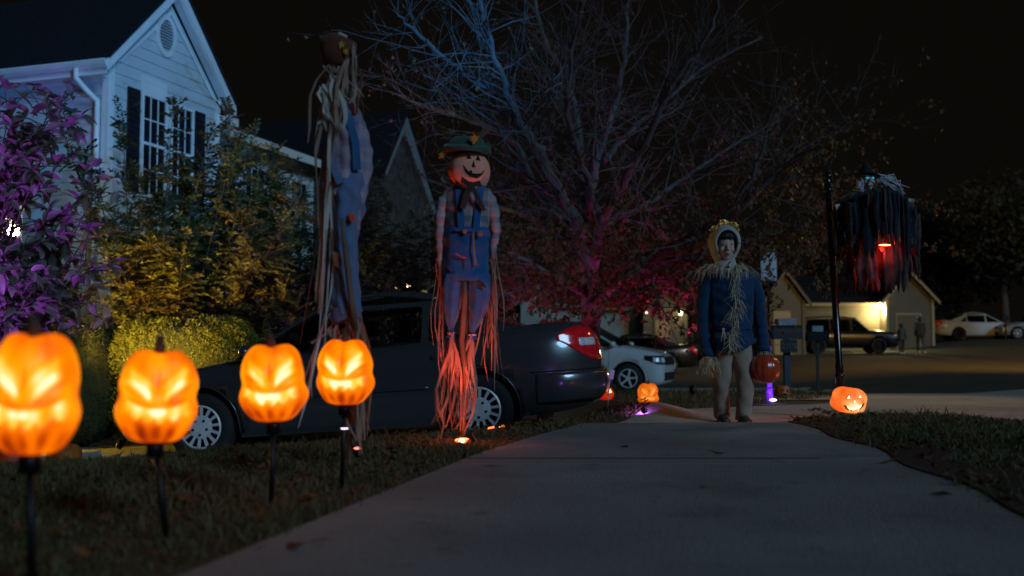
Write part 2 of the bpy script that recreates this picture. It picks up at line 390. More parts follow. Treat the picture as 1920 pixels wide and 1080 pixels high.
wl.prism([Vector((0, 0.005, 0)), Vector((GW, 0.005, 0)), Vector((GW, 0.005, EZ)), Vector((GW/2, 0.005, PK - .1)), Vector((0, 0.005, EZ))], (0, 0.12, 0))
wl.box((0.005, 0.125, 0), (0.125, 12, EZ)); wl.box((GW - .12, 0.125, 0), (GW, 12, EZ))
wl.build('wall', M_side, hs, fix=True)
z = 0.15
while z < PK - 0.25:
    z1 = z + 0.2
    def span(zz):
        if zz <= EZ - .05: return 0.10, GW - 0.10
        t = (zz - EZ + .05) / (PK - EZ) * GW / 2; return 0.10 + t, GW - 0.10 - t
    a, b = span(z); c, d = span(z1)
    if b - a > 0.1 and d > c: board(hs, 'x', a, b, z, z1, c, d)
    if z1 < EZ: board(hs, 'y', 0.10, 11.9, z, z1)
    z = z1
tb = MB().box((-.03, -.035, 0), (0.10, 0.0, EZ)).box((-.035, -.03, 0), (0.0, 0.10, EZ - .02))
tb.build('corner_board', M_trim, hs); MB().box((GW - .10, -.035, 0), (GW + .02, 0.0, EZ)).build('corner_board', M_trim, hs)
# rake boards, roof planes, soffits
ov = 0.28; sl = (PK - EZ) / (GW / 2)
for sgn in (0, 1):
    X = (lambda s: s) if sgn == 0 else (lambda s: GW - s)
    a = Vector((X(-ov), 0, EZ - sl * ov)); b = Vector((GW / 2, 0, PK))
    rk = MB().prism([Vector((a.x, -0.22, a.z)), Vector((a.x, -0.22, a.z + .20)), Vector((b.x, -0.22, b.z + .20)), Vector((b.x, -0.22, b.z - .02))], (0, 0.03, 0))
    rk.build('rake_board', M_trim, hs, fix=True)
    MB().prism([Vector((a.x, -0.03, a.z - .0)), Vector((a.x, -0.03, a.z + .04)), Vector((b.x, -0.03, b.z + .0)), Vector((b.x, -0.03, b.z - .05))], (0, -0.16, 0)).build('rake_soffit', M_trim, hs, fix=True)
    MB().prism([Vector((a.x, -0.26, a.z + .203)), Vector((a.x, -0.26, a.z + .26)), Vector((b.x, -0.26, b.z + .26)), Vector((b.x, -0.26, b.z + .203))], (0, 12.3, 0)).build('roof', M_roof, hs, fix=True)
    if sgn: MB().box((GW - .02, -.24, EZ - sl*ov - .16), (GW + ov + .05, 0.16, EZ - sl*ov - .003)).build('eave_return', M_trim, hs)
# inner rake trim on the wall
for sgn in (0, 1):
    X = (lambda s: s) if sgn == 0 else (lambda s: GW - s)
    MB().prism([Vector((X(0.16), -0.024, EZ)), Vector((X(0.24), -0.024, EZ)), Vector((GW/2, -0.024, PK - .36)), Vector((GW/2, -0.024, PK - .26))], (0, -.018, 0)).build('gable_trim', M_trim, hs, fix=True)
# eave: soffit, fascia, gutter, downspout
ez = EZ - sl * ov
MB().box((-ov, 0.003, ez - .04), (0.0, 12, ez)).build('soffit', M_trim, hs)
MB().box((-ov - .025, -0.2, ez - .06), (-ov - .003, 12, ez + .18)).build('fascia', M_trim, hs)
prof = [(-.03, .0), (-.075, .0), (-.115, .05), (-.135, .10), (-.135, .13), (-.12, .13), (-.115, .10), (-.09, .06), (-.035, .02), (-.03, .02)]
MB().loft([[Vector((-ov + p[0], yy, ez + .03 + p[1])) for p in prof] for yy in (-0.26, 12)]).build('gutter', M_trim, hs, fix=True)
dp = MB(); path = [(-ov - .08, .34, ez + .05), (-ov - .08, .34, ez - .10), (-ov + .05, .26, ez - .26), (-.07, .16, ez - .42), (-.07, .16, ez - .6), (-.07, .16, 0.1)]
dp.tube(path, [.045]*6, 10); dp.build('downspout', M_trim, hs, smooth=True)
# round louvred vent
def ellip(cx, cz, rx, rz, y0, y1, n=28): return [[Vector((cx + rx*k*math.cos(a), yy, cz + rz*k*math.sin(a))) for a in [i*2*math.pi/n for i in range(n)]] for k, yy in ((1, y0), (1, y1), (.74, y1), (.74, y0))]
vc = (GW/2 - .13, wz(5.98)); vt = MB().loft(ellip(vc[0], vc[1], .27, .38, -.02, -.06), cap=False).build('vent', M_trim, hs, fix=True)
MB().loft([[Vector((vc[0] + .2*math.cos(a), yy, vc[1] + .28*math.sin(a))) for a in [i*2*math.pi/24 for i in range(24)]] for yy in (-.022, -.026)]).build('vent_back', M_dark, vt)
for i in range(10):
    zz = -.25 + i * .053; w = .2 * math.sqrt(max(.02, 1 - (zz / .285) ** 2))
    MB().bar((vc[0] - w, -.042, vc[1] + zz), (vc[0] + w, -.042, vc[1] + zz), .03, .012, (0, .5, 1)).build('louvre', M_trim, vt)
def window(par, s0, s1, z0, z1, cols=3, rows=2, rail=None, y0=-.022):
    fr = MB(); t = .055
    fr.box((s0, y0 - .035, z0), (s0 + t, y0, z1)).box((s1 - t, y0 - .035, z0), (s1, y0, z1)).box((s0 + t, y0 - .035, z1 - t), (s1 - t, y0, z1))
    fr.box((s0 - .03, y0 - .05, z0 - .05), (s1 + .03, y0, z0))
    w = fr.build('window', M_trim, par)
    rail = rail or (z0 + z1) / 2
    MB().box((s0 + t, y0 - .03, rail - .025), (s1 - t, y0, rail + .025)).build('sash_rail', M_trim, w)
    cw = (s1 - s0 - 2*t) / cols
    for lo, hi in ((z0, rail - .025), (rail + .025, z1 - t)):
        for c in range(1, cols): MB().box((s0 + t + c*cw - .010, y0 - .018, lo), (s0 + t + c*cw + .010, y0 - .007, hi)).build('muntin', M_trim, w)
        for r in range(1, rows):
            q = lo + (hi - lo) * r / rows; MB().box((s0 + t, y0 - .019, q - .010), (s1 - t, y0 - .0065, q + .010)).build('muntin', M_trim, w)
        MB().box((s0 + t, y0 - .005, lo), (s1 - t, y0 - .001, hi)).build('pane', M_glass, w)
    return w
window(hs, .76, 1.45, wz(3.1), wz(4.84)); window(hs, 1.53, 2.2, wz(3.1), wz(4.84))
for a, b in ((.42, .72), (2.24, 2.54)):
    sh = MB().box((a, -.05, wz(3.1)), (b, -.022, wz(4.84))).build('shutter', M_dark, hs)
    for k in range(16): MB().bar((a + .04, -.055, wz(3.2) + k*.1), (b - .04, -.055, wz(3.2) + k*.1), .012, .05, (0, .6, 1)).build('slat', M_dark, sh)
MB().box((.76, -.045, wz(4.845)), (1.42, -.022, wz(5.12))).build('header_panel', M_trim, hs)
# rear wing
wg = MB().box((GW + .02, .5, 0), (9.6, 5, wz(4.75))).build('wing_wall', M_side, hs)
z = .2
while z < wz(4.7): board(hs, 'x', GW + .1, 9.55, z, z + .2, at_=.497); z += .2
MB().prism([Vector((GW + .1, .1, wz(4.70))), Vector((GW + .1, .1, wz(4.78))), Vector((GW + .1, 3, wz(6.1))), Vector((GW + .1, 3, wz(6.0)))], (6.4, 0, 0)).build('wing_roof', M_roof, hs, fix=True)
MB().box((GW + .1, .06, wz(4.62)), (9.95, .095, wz(4.80))).build('wing_fascia', M_trim, hs)
for s in (4.6, 6.4): window(hs, s, s + .8, wz(2.9), wz(4.3), y0=.474)
# porch post and porch lamp at the left
pw = at(12, 600, 13.0)
pp = MB().box((-.13, -.13, 0), (.13, .13, 3.4)).box((-.17, -.17, 0), (.17, .17, .2)).box((-.16, -.16, 3.1), (.16, .16, 3.4)).build('porch_post', M_trim, loc=(pw.x - .12, 13.2, H(pw.x, 13.2) - .02), bevel=.01)
tag(pp, 'square white porch post at the left picture edge below the lamp', 'post')
M_iron = mat('black_iron', (0.012, 0.012, 0.014), 0.4, metal=.6, scale=10)
def sconce(px, py, Y, r, power, col, label, es=25, dirn=(0, -1, 0), group=None):
    c = at(px, py, Y); t = empty('wall_lamp', c, 0, label, 'lamp', group)
    MB().lathe([(r*.35, r*1.3), (r*.9, r*1.05), (r*.95, r*.95)], 14).build('lamp_cap', M_iron, t)
    MB().ball((0, 0, 0), r, 14, 10).build('bulb', mat('bulb_%d_%d' % (int(es), int(col[2]*100)), (1, .9, .7), .4, emit=col, es=es), t, smooth=True)
    MB().bar((0, 0, r*1.2), (0, .18, r*1.2), .02, .02, (1, 0, 0)).build('bracket', M_iron, t)
    lamp('wall_lamp_light', 'POINT', (0, -r * .6, -r * 1.9), power, col, size=r).parent = t
    return t
sconce(25, 432, 12.7, .075, 14, (1, .74, .42), 'bright bare porch lamp shining through the purple lit shrub', 55, group=None)

# ------------------------------------------------------------------ neighbour house with pointed gable trim
M_stone = mat('dark_stone', (0.07, 0.06, 0.05), .9, var=.6, scale=6, bump=.8, bscale=12)
M_olive = mat('siding_tan', (0.11, 0.095, 0.055), 0.7, var=.12, scale=2)
M_grey = mat('siding_grey', (0.36, 0.38, 0.38), 0.7, var=.12, scale=2)
apx = at(755, 222, 24); nb = empty('house', (apx.x, apx.y, H(apx.x, apx.y)), rzH, 'dark neighbour house with a pale pointed gable trim behind the scarecrows', 'house')
az = apx.z - H(apx.x, apx.y)
MB().prism([Vector((-1.3, .05, 0)), Vector((1.9, .05, 0)), Vector((1.9, .05, az - 2)), Vector((0, .05, az - .1)), Vector((-1.3, .05, az - 1.6))], (0, 5, 0)).build('wall', M_stone, nb, fix=True)
M_rk2 = mat('trim_grey', (.22, .23, .25), .6)
MB().prism([Vector((0, -.1, az + .1)), Vector((2.0, -.1, az - 2.1)), Vector((1.75, -.1, az - 2.15)), Vector((0, -.1, az - .45))], (0, .14, 0)).build('rake_board', M_rk2, nb, fix=True)
MB().prism([Vector((0, -.1, az + .1)), Vector((-1.2, -.1, az - 1.5)), Vector((-1.08, -.1, az - 1.6)), Vector((0, -.1, az - .2))], (0, .14, 0)).build('rake_board', M_rk2, nb, fix=True)
for s, a, b in ((1, (0, az + .12), (2.1, az - 2.18)), (-1, (0, az + .12), (-1.3, az - 1.6))):
    MB().prism([Vector((a[0], -.15, a[1])), Vector((b[0], -.15, b[1])), Vector((b[0], -.15, b[1] + .06)), Vector((a[0], -.15, a[1] + .06))], (0, 5, 0)).build('roof', M_roof, nb, fix=True)
q = at(752, 560, 23.2); pw_ = MB().box((-.55, 0, 0), (.62, .3, 2.6)).build('porch_wall', mat('porch_stone', (.22, .18, .13), .9, var=.6, scale=5, bump=.8, bscale=9), loc=(q.x, 23.2, H(q.x, 23.2)))
tag(pw_, 'rough stone porch wall lit yellow above the dark sedan roof', 'wall')
sconce(765, 537, 22.9, .055, 9, (1, .72, .32), 'yellow porch light right above the dark sedan roof', 30)
sconce(742, 543, 22.95, .035, 4, (1, .72, .32), 'smaller yellow porch light left of its brighter twin', 9)

# ------------------------------------------------------------------ far houses
def far_house(name, label, Y, body, gable, m, roof_y, base_z, door=None, trim=M_trim, side_m=None, gpk=None):
    """body / gable: (px0, px1, py_top). gable pitched front, body eave-front."""
    x0 = at(body[0], 600, Y).x; x1 = at(body[1], 600, Y).x
    t = empty(name, ((x0 + x1) / 2, Y, base_z), 0, label, 'house'); ox = (x0 + x1) / 2
    L = lambda px, py, YY=Y: at(px, py, YY) - Vector((ox, Y, base_z))
    ze = L(body[0], body[2]).z
    MB().box((x0 - ox, .4, 0), (x1 - ox, 8, ze)).build('wall', side_m or m, t)
    sd = MB(); zz = .1
    while zz < ze - .2:
        sd.prism([Vector((x0 - ox, .397, zz)), Vector((x0 - ox, .375, zz)), Vector((x0 - ox, .392, zz + .17)), Vector((x0 - ox, .397, zz + .17))], (x1 - x0, 0, 0)); zz += .18
    tag(sd.build('siding', side_m or m, t, fix=True), kind='stuff')
    zr = L(body[0], roof_y, Y + 4).z
    MB().prism([Vector((x0 - ox - .3, .05, ze - .08)), Vector((x0 - ox - .3, .05, ze + .1)), Vector((x0 - ox - .3, 4.2, zr + .1)), Vector((x0 - ox - .3, 8.4, ze)), Vector((x0 - ox - .3, 4.2, zr))], (x1 - x0 + .6, 0, 0)).build('roof', M_roof, t, fix=True)
    MB().box((x0 - ox - .3, .02, ze - .1), (x1 - ox + .3, .047, ze + .06)).build('gutter', trim, t)
    if gable:
        a = L(gable[0], 600, Y - .6).x; b = L(gable[1], 600, Y - .6).x; zg = L(gable[0], gable[2], Y - .6).z; zp = L((gable[0]+gable[1])/2, gpk, Y - .6).z; c = (a + b) / 2
        MB().prism([Vector((a, -.6, 0)), Vector((b, -.6, 0)), Vector((b, -.6, zg)), Vector((c, -.6, zp)), Vector((a, -.6, zg))], (0, .98, 0)).build('gable_wall', m, t, fix=True)
        sp = (zp - zg) / (c - a)
        for s in (-1, 1):
            e0 = Vector((c, -.85, zp + .04)); e1 = Vector((c + s * ((b - a)/2 + .3), -.85, zg - .3 * sp + .04))
            MB().prism([e0, e1, e1 + Vector((0, 0, .2)), e0 + Vector((0, 0, .2))], (0, .06, 0)).build('rake_board', trim, t, fix=True)
            MB().prism([e0 + Vector((0, 0, .203)), e1 + Vector((0, 0, .203)), e1 + Vector((0, 0, .26)), e0 + Vector((0, 0, .26))], (0, 4.5, 0)).build('roof', M_roof, t, fix=True)
        MB().box((a - .04, -.66, 0), (a + .1, -.603, zg)).build('corner_board', trim, t); MB().box((b - .1, -.66, 0), (b + .04, -.603, zg)).build('corner_board', trim, t)
    if door:
        a = L(door[0], 600, Y - .6).x; b = L(door[1], 600, Y - .6).x; zd = L(door[0], door[2], Y - .6).z
        d = MB().box((a - .08, -.64, 0), (b + .08, -.603, zd + .08)).build('door_frame', trim, t)
        for k in range(4): MB().box((a, -.67, zd * k / 4 + .01), (b, -.643, zd * (k + 1) / 4 - .01)).build('door_panel', door[3], d)
    return t
M_ochre = mat('door_cream', (0.34, 0.27, 0.14), .6, var=.1)
M_bluet = mat('siding_blue', (0.15, 0.24, 0.28), .7, var=.1)
far_house('house', 'small grey blue house with a low gable left of the tree trunk', 44, (985, 1095, 572), (978, 1032, 565), M_bluet, 552, H(1, 44), gpk=541, trim=M_bluet)
far_house('house', 'grey house with a cream garage door right of the tree trunk', 46, (1118, 1215, 578), (1208, 1287, 578), M_olive, 552, H(4.5, 46), (1228, 1256, 600, M_ochre), side_m=M_bluet, gpk=545, trim=M_olive)
far_house('house', 'olive lit house with a pointed gable right behind the boy', 46, (1432, 1500, 566), (1438, 1508, 562), M_olive, 530, H(11, 46), (1450, 1482, 583, M_ochre), gpk=514, trim=M_olive)
far_house('house', 'tan house whose clapboard wall is lit by a lamp behind the witch', 53, (1506, 1668, 570), (1662, 1750, 562), M_olive, 520, H(17, 53), (1682, 1724, 590, M_olive), trim=M_ochre, gpk=515)
sconce(1650, 573, 52.85, .14, 380, (1, .78, .36), 'bright lamp under the eave of the tan house', 22)
sconce(1276, 587, 45.0, .075, 6, (1, .85, .45), 'small bright lamp right of the cream garage door', 22)
sconce(1212, 586, 45.0, .05, 1, (1, .9, .7), 'faint lamp left of the cream garage door', 2.0)
# unseen sodium street lamp out to the right, its pole added, that colours the far lawns
sl_ = empty('unseen_street_lamp', (19.0, 24.0, H(19, 24)), 0, 'unseen tall sodium street lamp with added pole at the kerb beyond the right picture edge', 'street lamp')
MB().tube([(0,0,0),(0,0,7.2),(-.3,0,7.6),(-1.2,0,7.75)], [.09,.06,.05,.045], 10).build('pole', M_iron, sl_, smooth=True)
MB().box((-1.75, -.14, 7.68), (-1.15, .14, 7.82)).build('lamp_head', M_iron, sl_, bevel=.03)
MB().box((-1.7, -.1, 7.655), (-1.25, .1, 7.677)).build('lens', mat('sodium_lens', (1, .7, .3), .4, emit=(1, .62, .15), es=20), sl_)
lamp('sodium_light', 'SPOT', (-1.45, 0, 7.5), 4200, (1, .56, .10), target=(-5, 20, 0), size=.15, spot=125, blend=.8).parent = sl_

t = empty('unseen_street_lamp', (11.0, 15.0, H(11, 15)), 0, 'near sodium street lamp added unseen to the right of the road', 'street lamp')  # second sodium lamp added out of view to gild the sedan tail
MB().tube([(0,0,0),(0,0,5.4),(-.2,0,5.7),(-.8,0,5.8)], [.08,.055,.045,.04], 10).build('pole', M_iron, t, smooth=True)
MB().box((-1.3, -.13, 5.73), (-.75, .13, 5.87)).build('lamp_head', M_iron, t, bevel=.03)
MB().box((-1.25, -.09, 5.705), (-.85, .09, 5.727)).build('lens', MATS['sodium_lens'], t)
lamp('sodium_light', 'SPOT', (-1.05, 0, 5.6), 620, (1, .60, .16), target=(-9.2, -4.6, -.2), size=.12, spot=46, blend=.9).parent = t
# ------------------------------------------------------------------ cars
M_rub = mat('tyre_rubber', (0.018, 0.018, 0.018), .85, scale=20)
M_hub = mat('hubcap_silver', (0.78, 0.80, 0.82), .4, metal=.15, var=.1)
M_well = mat('wheel_well', (0.006, 0.006, 0.006), .95)
M_redl = mat('tail_lens_red', (0.55, 0.01, 0.02), .12, var=.3, scale=25, coat=.6, emit=(1, .02, .02), es=.05)
M_clr = mat('clear_lens', (0.95, 0.97, 1.0), .15, var=.5, scale=60, coat=.6)
M_seat = mat('seat_fabric', (0.05, 0.05, 0.05), .9)
M_chrome = mat('chrome', (.7, .7, .7), .15, metal=1)
def glassmat(name, col, a):
    if name in MATS: return MATS[name]
    m = bpy.data.materials.new(name); m.use_nodes = True; MATS[name] = m; t = m.node_tree; t.nodes.clear()
    gl = t.nodes.new('ShaderNodeBsdfGlossy'); gl.inputs['Roughness'].default_value = .04; gl.inputs['Color'].default_value = (.9, .9, .9, 1)
    tr = t.nodes.new('ShaderNodeBsdfTransparent'); tr.inputs[0].default_value = (*col, 1)
    lw = t.nodes.new('ShaderNodeFresnel'); lw.inputs['IOR'].default_value = 1.5; mx = t.nodes.new('ShaderNodeMixShader')
    o = t.nodes.new('ShaderNodeOutputMaterial'); t.links.new(lw.outputs[0], mx.inputs[0]); t.links.new(tr.outputs[0], mx.inputs[1]); t.links.new(gl.outputs[0], mx.inputs[2]); t.links.new(mx.outputs[0], o.inputs[0])
    return m
def car(loc, heading, pitch, paint, label, P, group='cars parked at the houses', detail=True, name='parked_car', hub='cap', tail=True):
    t = empty(name, loc, heading, label, 'car', group); t.rotation_euler = (0, pitch, heading)
    Lf, Lr, Wd, xf, xrr, wr = P['front'], P['rear'], P['w'], P['xf'], P['xr'], P['wr']
    n = 61; K = cat_rom(P['sec'], n)          # x, zbot, ztop, halfw
    prof = P.get('prof', [(0, 0), (.55, 0), (.86, .02), (.955, .14), (.985, .34), (1.0, .55), (.985, .74), (.945, .88), (.86, .965), (.6, 1.0), (0, 1.02)])
    rings = []
    for x, zb, zt, w in K:
        h = zt - zb; half = [(a * w, zb + b * h) for a, b in prof]
        rings.append([Vector((x, y, z)) for y, z in half] + [Vector((x, -y, z)) for y, z in reversed(half[1:-1])])
    mb = MB().loft(rings); me = mb.mesh('body_raw', paint, True)
    b = bmesh.new(); b.from_mesh(me); bmesh.ops.recalc_face_normals(b, faces=b.faces); b.to_mesh(me); b.free()
    body = mobj('body', me, t)
    # cut wheel arches
    cut = MB()
    for x in (xf, xrr):
        for s in (-1, 1):
            ring = lambda y: [Vector((x + (wr + .065) * math.cos(k*2*math.pi/36), y, wr + (wr + .065) * math.sin(k*2*math.pi/36))) for k in range(36)]
            cut.loft([ring(s * (Wd/2 - .30)), ring(s * (Wd/2 + .2))])
    cme = cut.mesh('cut', M_well); b = bmesh.new(); b.from_mesh(cme); bmesh.ops.recalc_face_normals(b, faces=b.faces); b.to_mesh(cme); b.free()
    co = mobj('cut', cme, t); md = body.modifiers.new('b', 'BOOLEAN'); md.object = co; md.operation = 'DIFFERENCE'; md.solver = 'EXACT'
    try: md.material_mode = 'TRANSFER'
    except Exception: pass
    nm = evalmesh(body); body.modifiers.clear(); body.data = nm; bpy.data.objects.remove(co)
    for p in nm.polygons:
        c = p.center
        for x in (xf, xrr):
            if abs(math.hypot(c.x - x, c.z - wr) - (wr + .065)) < .012 and abs(c.y) < Wd/2 : p.use_smooth = True
    bv = BVHTree.FromPolygons([v.co.copy() for v in nm.vertices], [tuple(p.vertices) for p in nm.polygons])
    def side(x, z, s=1, off=.004):
        h = bv.ray_cast(Vector((x, s * 3, z)), Vector((0, -s, 0)))[0]
        y = h.y if h and abs(h.y) > Wd * .3 else s * Wd * .47
        return Vector((x, y + s * off, z))
    def endp(sx, y, z, off=.004):
        h = bv.ray_cast(Vector((sx * 5, y, z)), Vector((-sx, 0, 0)))[0]
        return (h if h else Vector((sx * 2.2, y, z))) + Vector((sx * off, 0, 0))
    def corner(sx, sy, ang, z, off=.005):
        """ang 0 = towards side, 1 = towards the end"""
        o = Vector((sx * (abs(Lf if sx > 0 else Lr) - .62), sy * (Wd/2 - .62), z)); a = ang * math.pi / 2
        d = Vector((sx * math.sin(a), sy * math.cos(a), 0)); h = bv.ray_cast(o, d)[0]
        return (h if h else o + d * .55) + d * off
    # arch lips
    for x in (xf, xrr):
        for s in (-1, 1):
            pts = [side(x + (wr + .068) * math.cos(a), wr + (wr + .068) * math.sin(a), s, 0) for a in np.linspace(-.12 * math.pi, 1.12 * math.pi, 26) if wr + (wr + .068) * math.sin(a) > P['sec'][3][1] + .02]
            MB().tube(pts, .010, 6).build('arch_lip', paint, t, smooth=True)
    # greenhouse
    g = P['gh']; A0, A1, T, C1, C0 = [Vector((q[0], 0, q[1])) for q in g]
    wb, wt = P['wb'], P['wt']
    gl = glassmat('car_glass_' + P.get('gtag', 'a'), P.get('gcol', (.25, .28, .27)), 1)
    def yy(z): return lerp(wb, wt, cl((z - A0.z) / (A1.z - A0.z)))
    def sp(x, z, s, o=0): return Vector((x, s * (yy(z) + o), z))
    zt = A1.z; topP = [tuple(q)[:1] + (tuple(q)[2],) for q in (A1, T, C1)]
    outl = cat_rom([(A1.x, A1.z), (T.x, T.z), (C1.x, C1.z)], 14)
    rf = MB(); rf.grid(lambda i, j: Vector((lerp(0, 1, 0) + float(np.interp(i, np.linspace(0, 1, 14), outl[:, 0])), (2*j - 1) * (yy(zt) + .012 - .0), float(np.interp(i, np.linspace(0, 1, 14), outl[:, 1])) + .05 * (1 - (2*j - 1) ** 2) - .0)), 14, 10)
    ro = rf.build('roof', paint, t, smooth=True); md = ro.modifiers.new('s', 'SOLIDIFY'); md.thickness = .035
    def panel(poly, s, th=.012, o=0.0): return [sp(x, z, s, o) for x, z in poly]
    bx = P['bp']
    def edge(za, front=True):   # x of A or C line at z
        a, b_ = (A0, A1) if front else (C0, C1)
        k = (za - a.z) / (b_.z - a.z); return lerp(a.x, b_.x, k)
    rail = zt - .035
    for s in (1, -1):
        # pillars
        pl = MB()
        def bar2(p, q, w):
            p = sp(*p, s); q = sp(*q, s); pl.bar(p, q, .03, w, (1, 0, 0))
        # quads of the frame: A pillar, C pillar, roof rail, B pillar
        def plate(poly): pl.prism([sp(x, z, s, .006) for x, z in poly], (0, -s * .03, 0))
        wA, wC = P.get('wA', .07), P.get('wC', .22)
        plate([(A0.x + .02, A0.z - .02), (A1.x, zt + .0), (A1.x - wA, zt), (edge(A0.z - .02) - wA * 1.2, A0.z - .02)])
        plate([(C0.x - .02, C0.z - .02), (C1.x, zt), (C1.x + wC * .75, zt), (edge(C0.z, False) + wC * 1.3, A0.z - .02)])
        plate([(A1.x + .0, zt + .012), (A1.x - .02, rail), (C1.x + .02, rail), (C1.x, zt + .012)])
        for b_ in bx: plate([(b_ + .035, A0.z - .02), (b_ + .03, rail), (b_ - .03, rail), (b_ - .035, A0.z - .02)])
        pl.build('pillar', paint, t, fix=True)
        # belt moulding and glass
        xa = edge(A0.z) - wA; xc = edge(C0.z, False) + wC
        seg = [xa] + list(bx) + [xc]
        for i in range(len(seg) - 1):
            a, c = seg[i], seg[i + 1]; at_ = (A1.x - wA if i == 0 else a); ct = (C1.x + wC * .7 if i == len(seg) - 2 else c)
            o = MB().add([sp(a, A0.z, s, -.012), sp(at_, rail, s, -.012), sp(ct, rail, s, -.012), sp(c, A0.z, s, -.012)], [(0, 1, 2, 3)]); o.build('side_window', gl, t)
    ws = MB(); ws.grid(lambda i, j: Vector((lerp(A0.x, A1.x, j) + .09 * (1 - (2*i - 1)**2) * (1 - .6 * j), (2*i - 1) * (yy(lerp(A0.z, A1.z, j)) - .03), lerp(A0.z, A1.z + .012, j) + .02 * (1 - (2*i-1)**2))), 12, 4); ws.build('windshield', gl, t, smooth=True)
    rw = MB(); rw.grid(lambda i, j: Vector((lerp(C0.x, C1.x, j) - .07 * (1 - (2*i - 1)**2) * (1 - .6 * j), (2*i - 1) * (yy(lerp(C0.z, C1.z, j)) - .03), lerp(C0.z, C1.z + .012, j) + .02 * (1 - (2*i-1)**2))), 12, 4); rw.build('rear_window', gl, t, smooth=True)
    # interior
    fl = A0.z - .06
    for s in (.38, -.38):
        mb = MB().box((P['seatx'] - .09, s - .23, fl - .12), (P['seatx'] + .04, s + .23, fl + .16)).box((P['seatx'] - .10, s - .13, fl + .20), (P['seatx'], s + .13, fl + .38)); mb.build('front_seat', M_seat, t, bevel=.04)
    MB().box((P['seatx'] - 1.0, -.6, fl - .1), (P['seatx'] - .85, .6, fl + .2)).build('rear_seat', M_seat, t, bevel=.04)
    # wheels
    for x in (xf, xrr):
        for s in (1, -1):
            rk = 20
            M = Matrix.Translation((x, s * (Wd/2 - .115), wr)) @ Matrix.Rotation(-s * math.pi / 2, 4, 'X')
            w = MB(); w.lathe([(wr*.66, -.09), (wr*.9, -.10), (wr*.985, -.08), (wr, -.04), (wr, .04), (wr*.985, .075), (wr*.93, .095), (wr*.72, .10), (wr*.66, .09), (wr*.64, .05), (wr*.64, -.05)], 40, cap=False)
            wo_ = w.build('wheel', M_rub, t, smooth=True); wo_.matrix_local = M
            rr = wr * .655
            MB().lathe([(0.001, .02), (rr, .025), (rr, .03)], 24).build('wheel_back', M_well, wo_)
            if s < 0 and not detail: continue
            hc = MB()
            if hub == 'cap':
                hc.lathe([(rr * .99, .07), (rr * 1.0, .09), (rr * .93, .098), (rr * .90, .085)], 40, cap=False)
                hc.lathe([(.001, .098), (rr * .22, .10), (rr * .50, .092), (rr * .54, .08), (rr*.54, .06)], 32, cap=False)
                ns = 14; wsp = .27
            else:
                hc.lathe([(rr * .99, .05), (rr * 1.0, .09), (rr * .92, .096), (rr * .90, .06)], 40, cap=False)
                hc.lathe([(.001, .075), (rr * .2, .08), (rr*.22, .05)], 20, cap=False); ns = 5; wsp = .36
            for k in range(ns):
                a = k * 2 * math.pi / ns + .1; c_, s_ = math.cos(a), math.sin(a); r0 = rr * (.5 if hub == 'cap' else .14); r1 = rr * .93
                w0 = rr * wsp * (.38 if hub == 'cap' else .5); w1 = rr * wsp * .5
                pts = []
                for r_, w_, z_ in ((r0, w0, .088), (r1, w1, .094)):
                    for q in (-1, 1):
                        pts.append(Vector((r_ * c_ - q * w_/2 * s_, r_ * s_ + q * w_/2 * c_, z_)))
                hc.prism([pts[0], pts[1], pts[3], pts[2]], (0, 0, -.02))
            hc.build('hubcap', M_hub, wo_, fix=True)
            if hub == 'cap':
                ln = MB()
                for k in range(5):
                    a = k * 2 * math.pi / 5 + .3; ln.lathe([(.014, .08), (.013, .104), (.006, .108), (.001, .108)], 8, Matrix.Translation((rr*.34*math.cos(a), rr*.34*math.sin(a), 0)))
                ln.build('lug_nuts', M_well, wo_, smooth=True)
    # seams, handles, mirrors
    for s in ((1, -1) if detail else (1,)):
        for xs_ in P['seams']:
            pts = [side(xs_[0] + xs_[1] * k + xs_[2] * math.sin(k * 3.14), lerp(P['sec'][3][1] + .09, A0.z - .03, k), s, .0005) for k in np.linspace(0, 1, 14)]
            MB().tube(pts, .004, 5).build('door_seam', M_well, t)
        pts = [side(x, P['mould'], s, .006) for x in np.linspace(xrr + wr + .12, xf - wr - .12, 24)]
        MB().tube(pts, .013, 6).build('side_moulding', paint, t, smooth=True)
        for hx in P['handles']:
            a = side(hx, A0.z - .13, s, .012); b_ = side(hx + .17, A0.z - .13, s, .012)
            MB().bar(a, b_, .022, .03).build('door_handle', paint, t, bevel=.006)
        m0 = side(A0.x - .12, A0.z - .03, s, 0); mr = MB().ball((m0.x, m0.y + s * .10, m0.z + .08), (.07, .10, .065), 12, 8).bar(m0 + Vector((0, -s*.02, .0)), m0 + Vector((0, s * .08, .05)), .04, .03)
        mr.build('mirror', paint, t, smooth=True)
    # lights
    def lens(nm_, sx, sy, a0, a1, zfun, m, off=.006, nu=12, nv=5):
        mb = MB(); mb.grid(lambda i, j: corner(sx, sy, lerp(a0, a1, i), lerp(zfun(i)[0], zfun(i)[1], j), off), nu, nv)
        o = mb.build(nm_, m, t, smooth=True, fix=True); md = o.modifiers.new('s', 'SOLIDIFY'); md.thickness = .012; md.offset = 0; return o
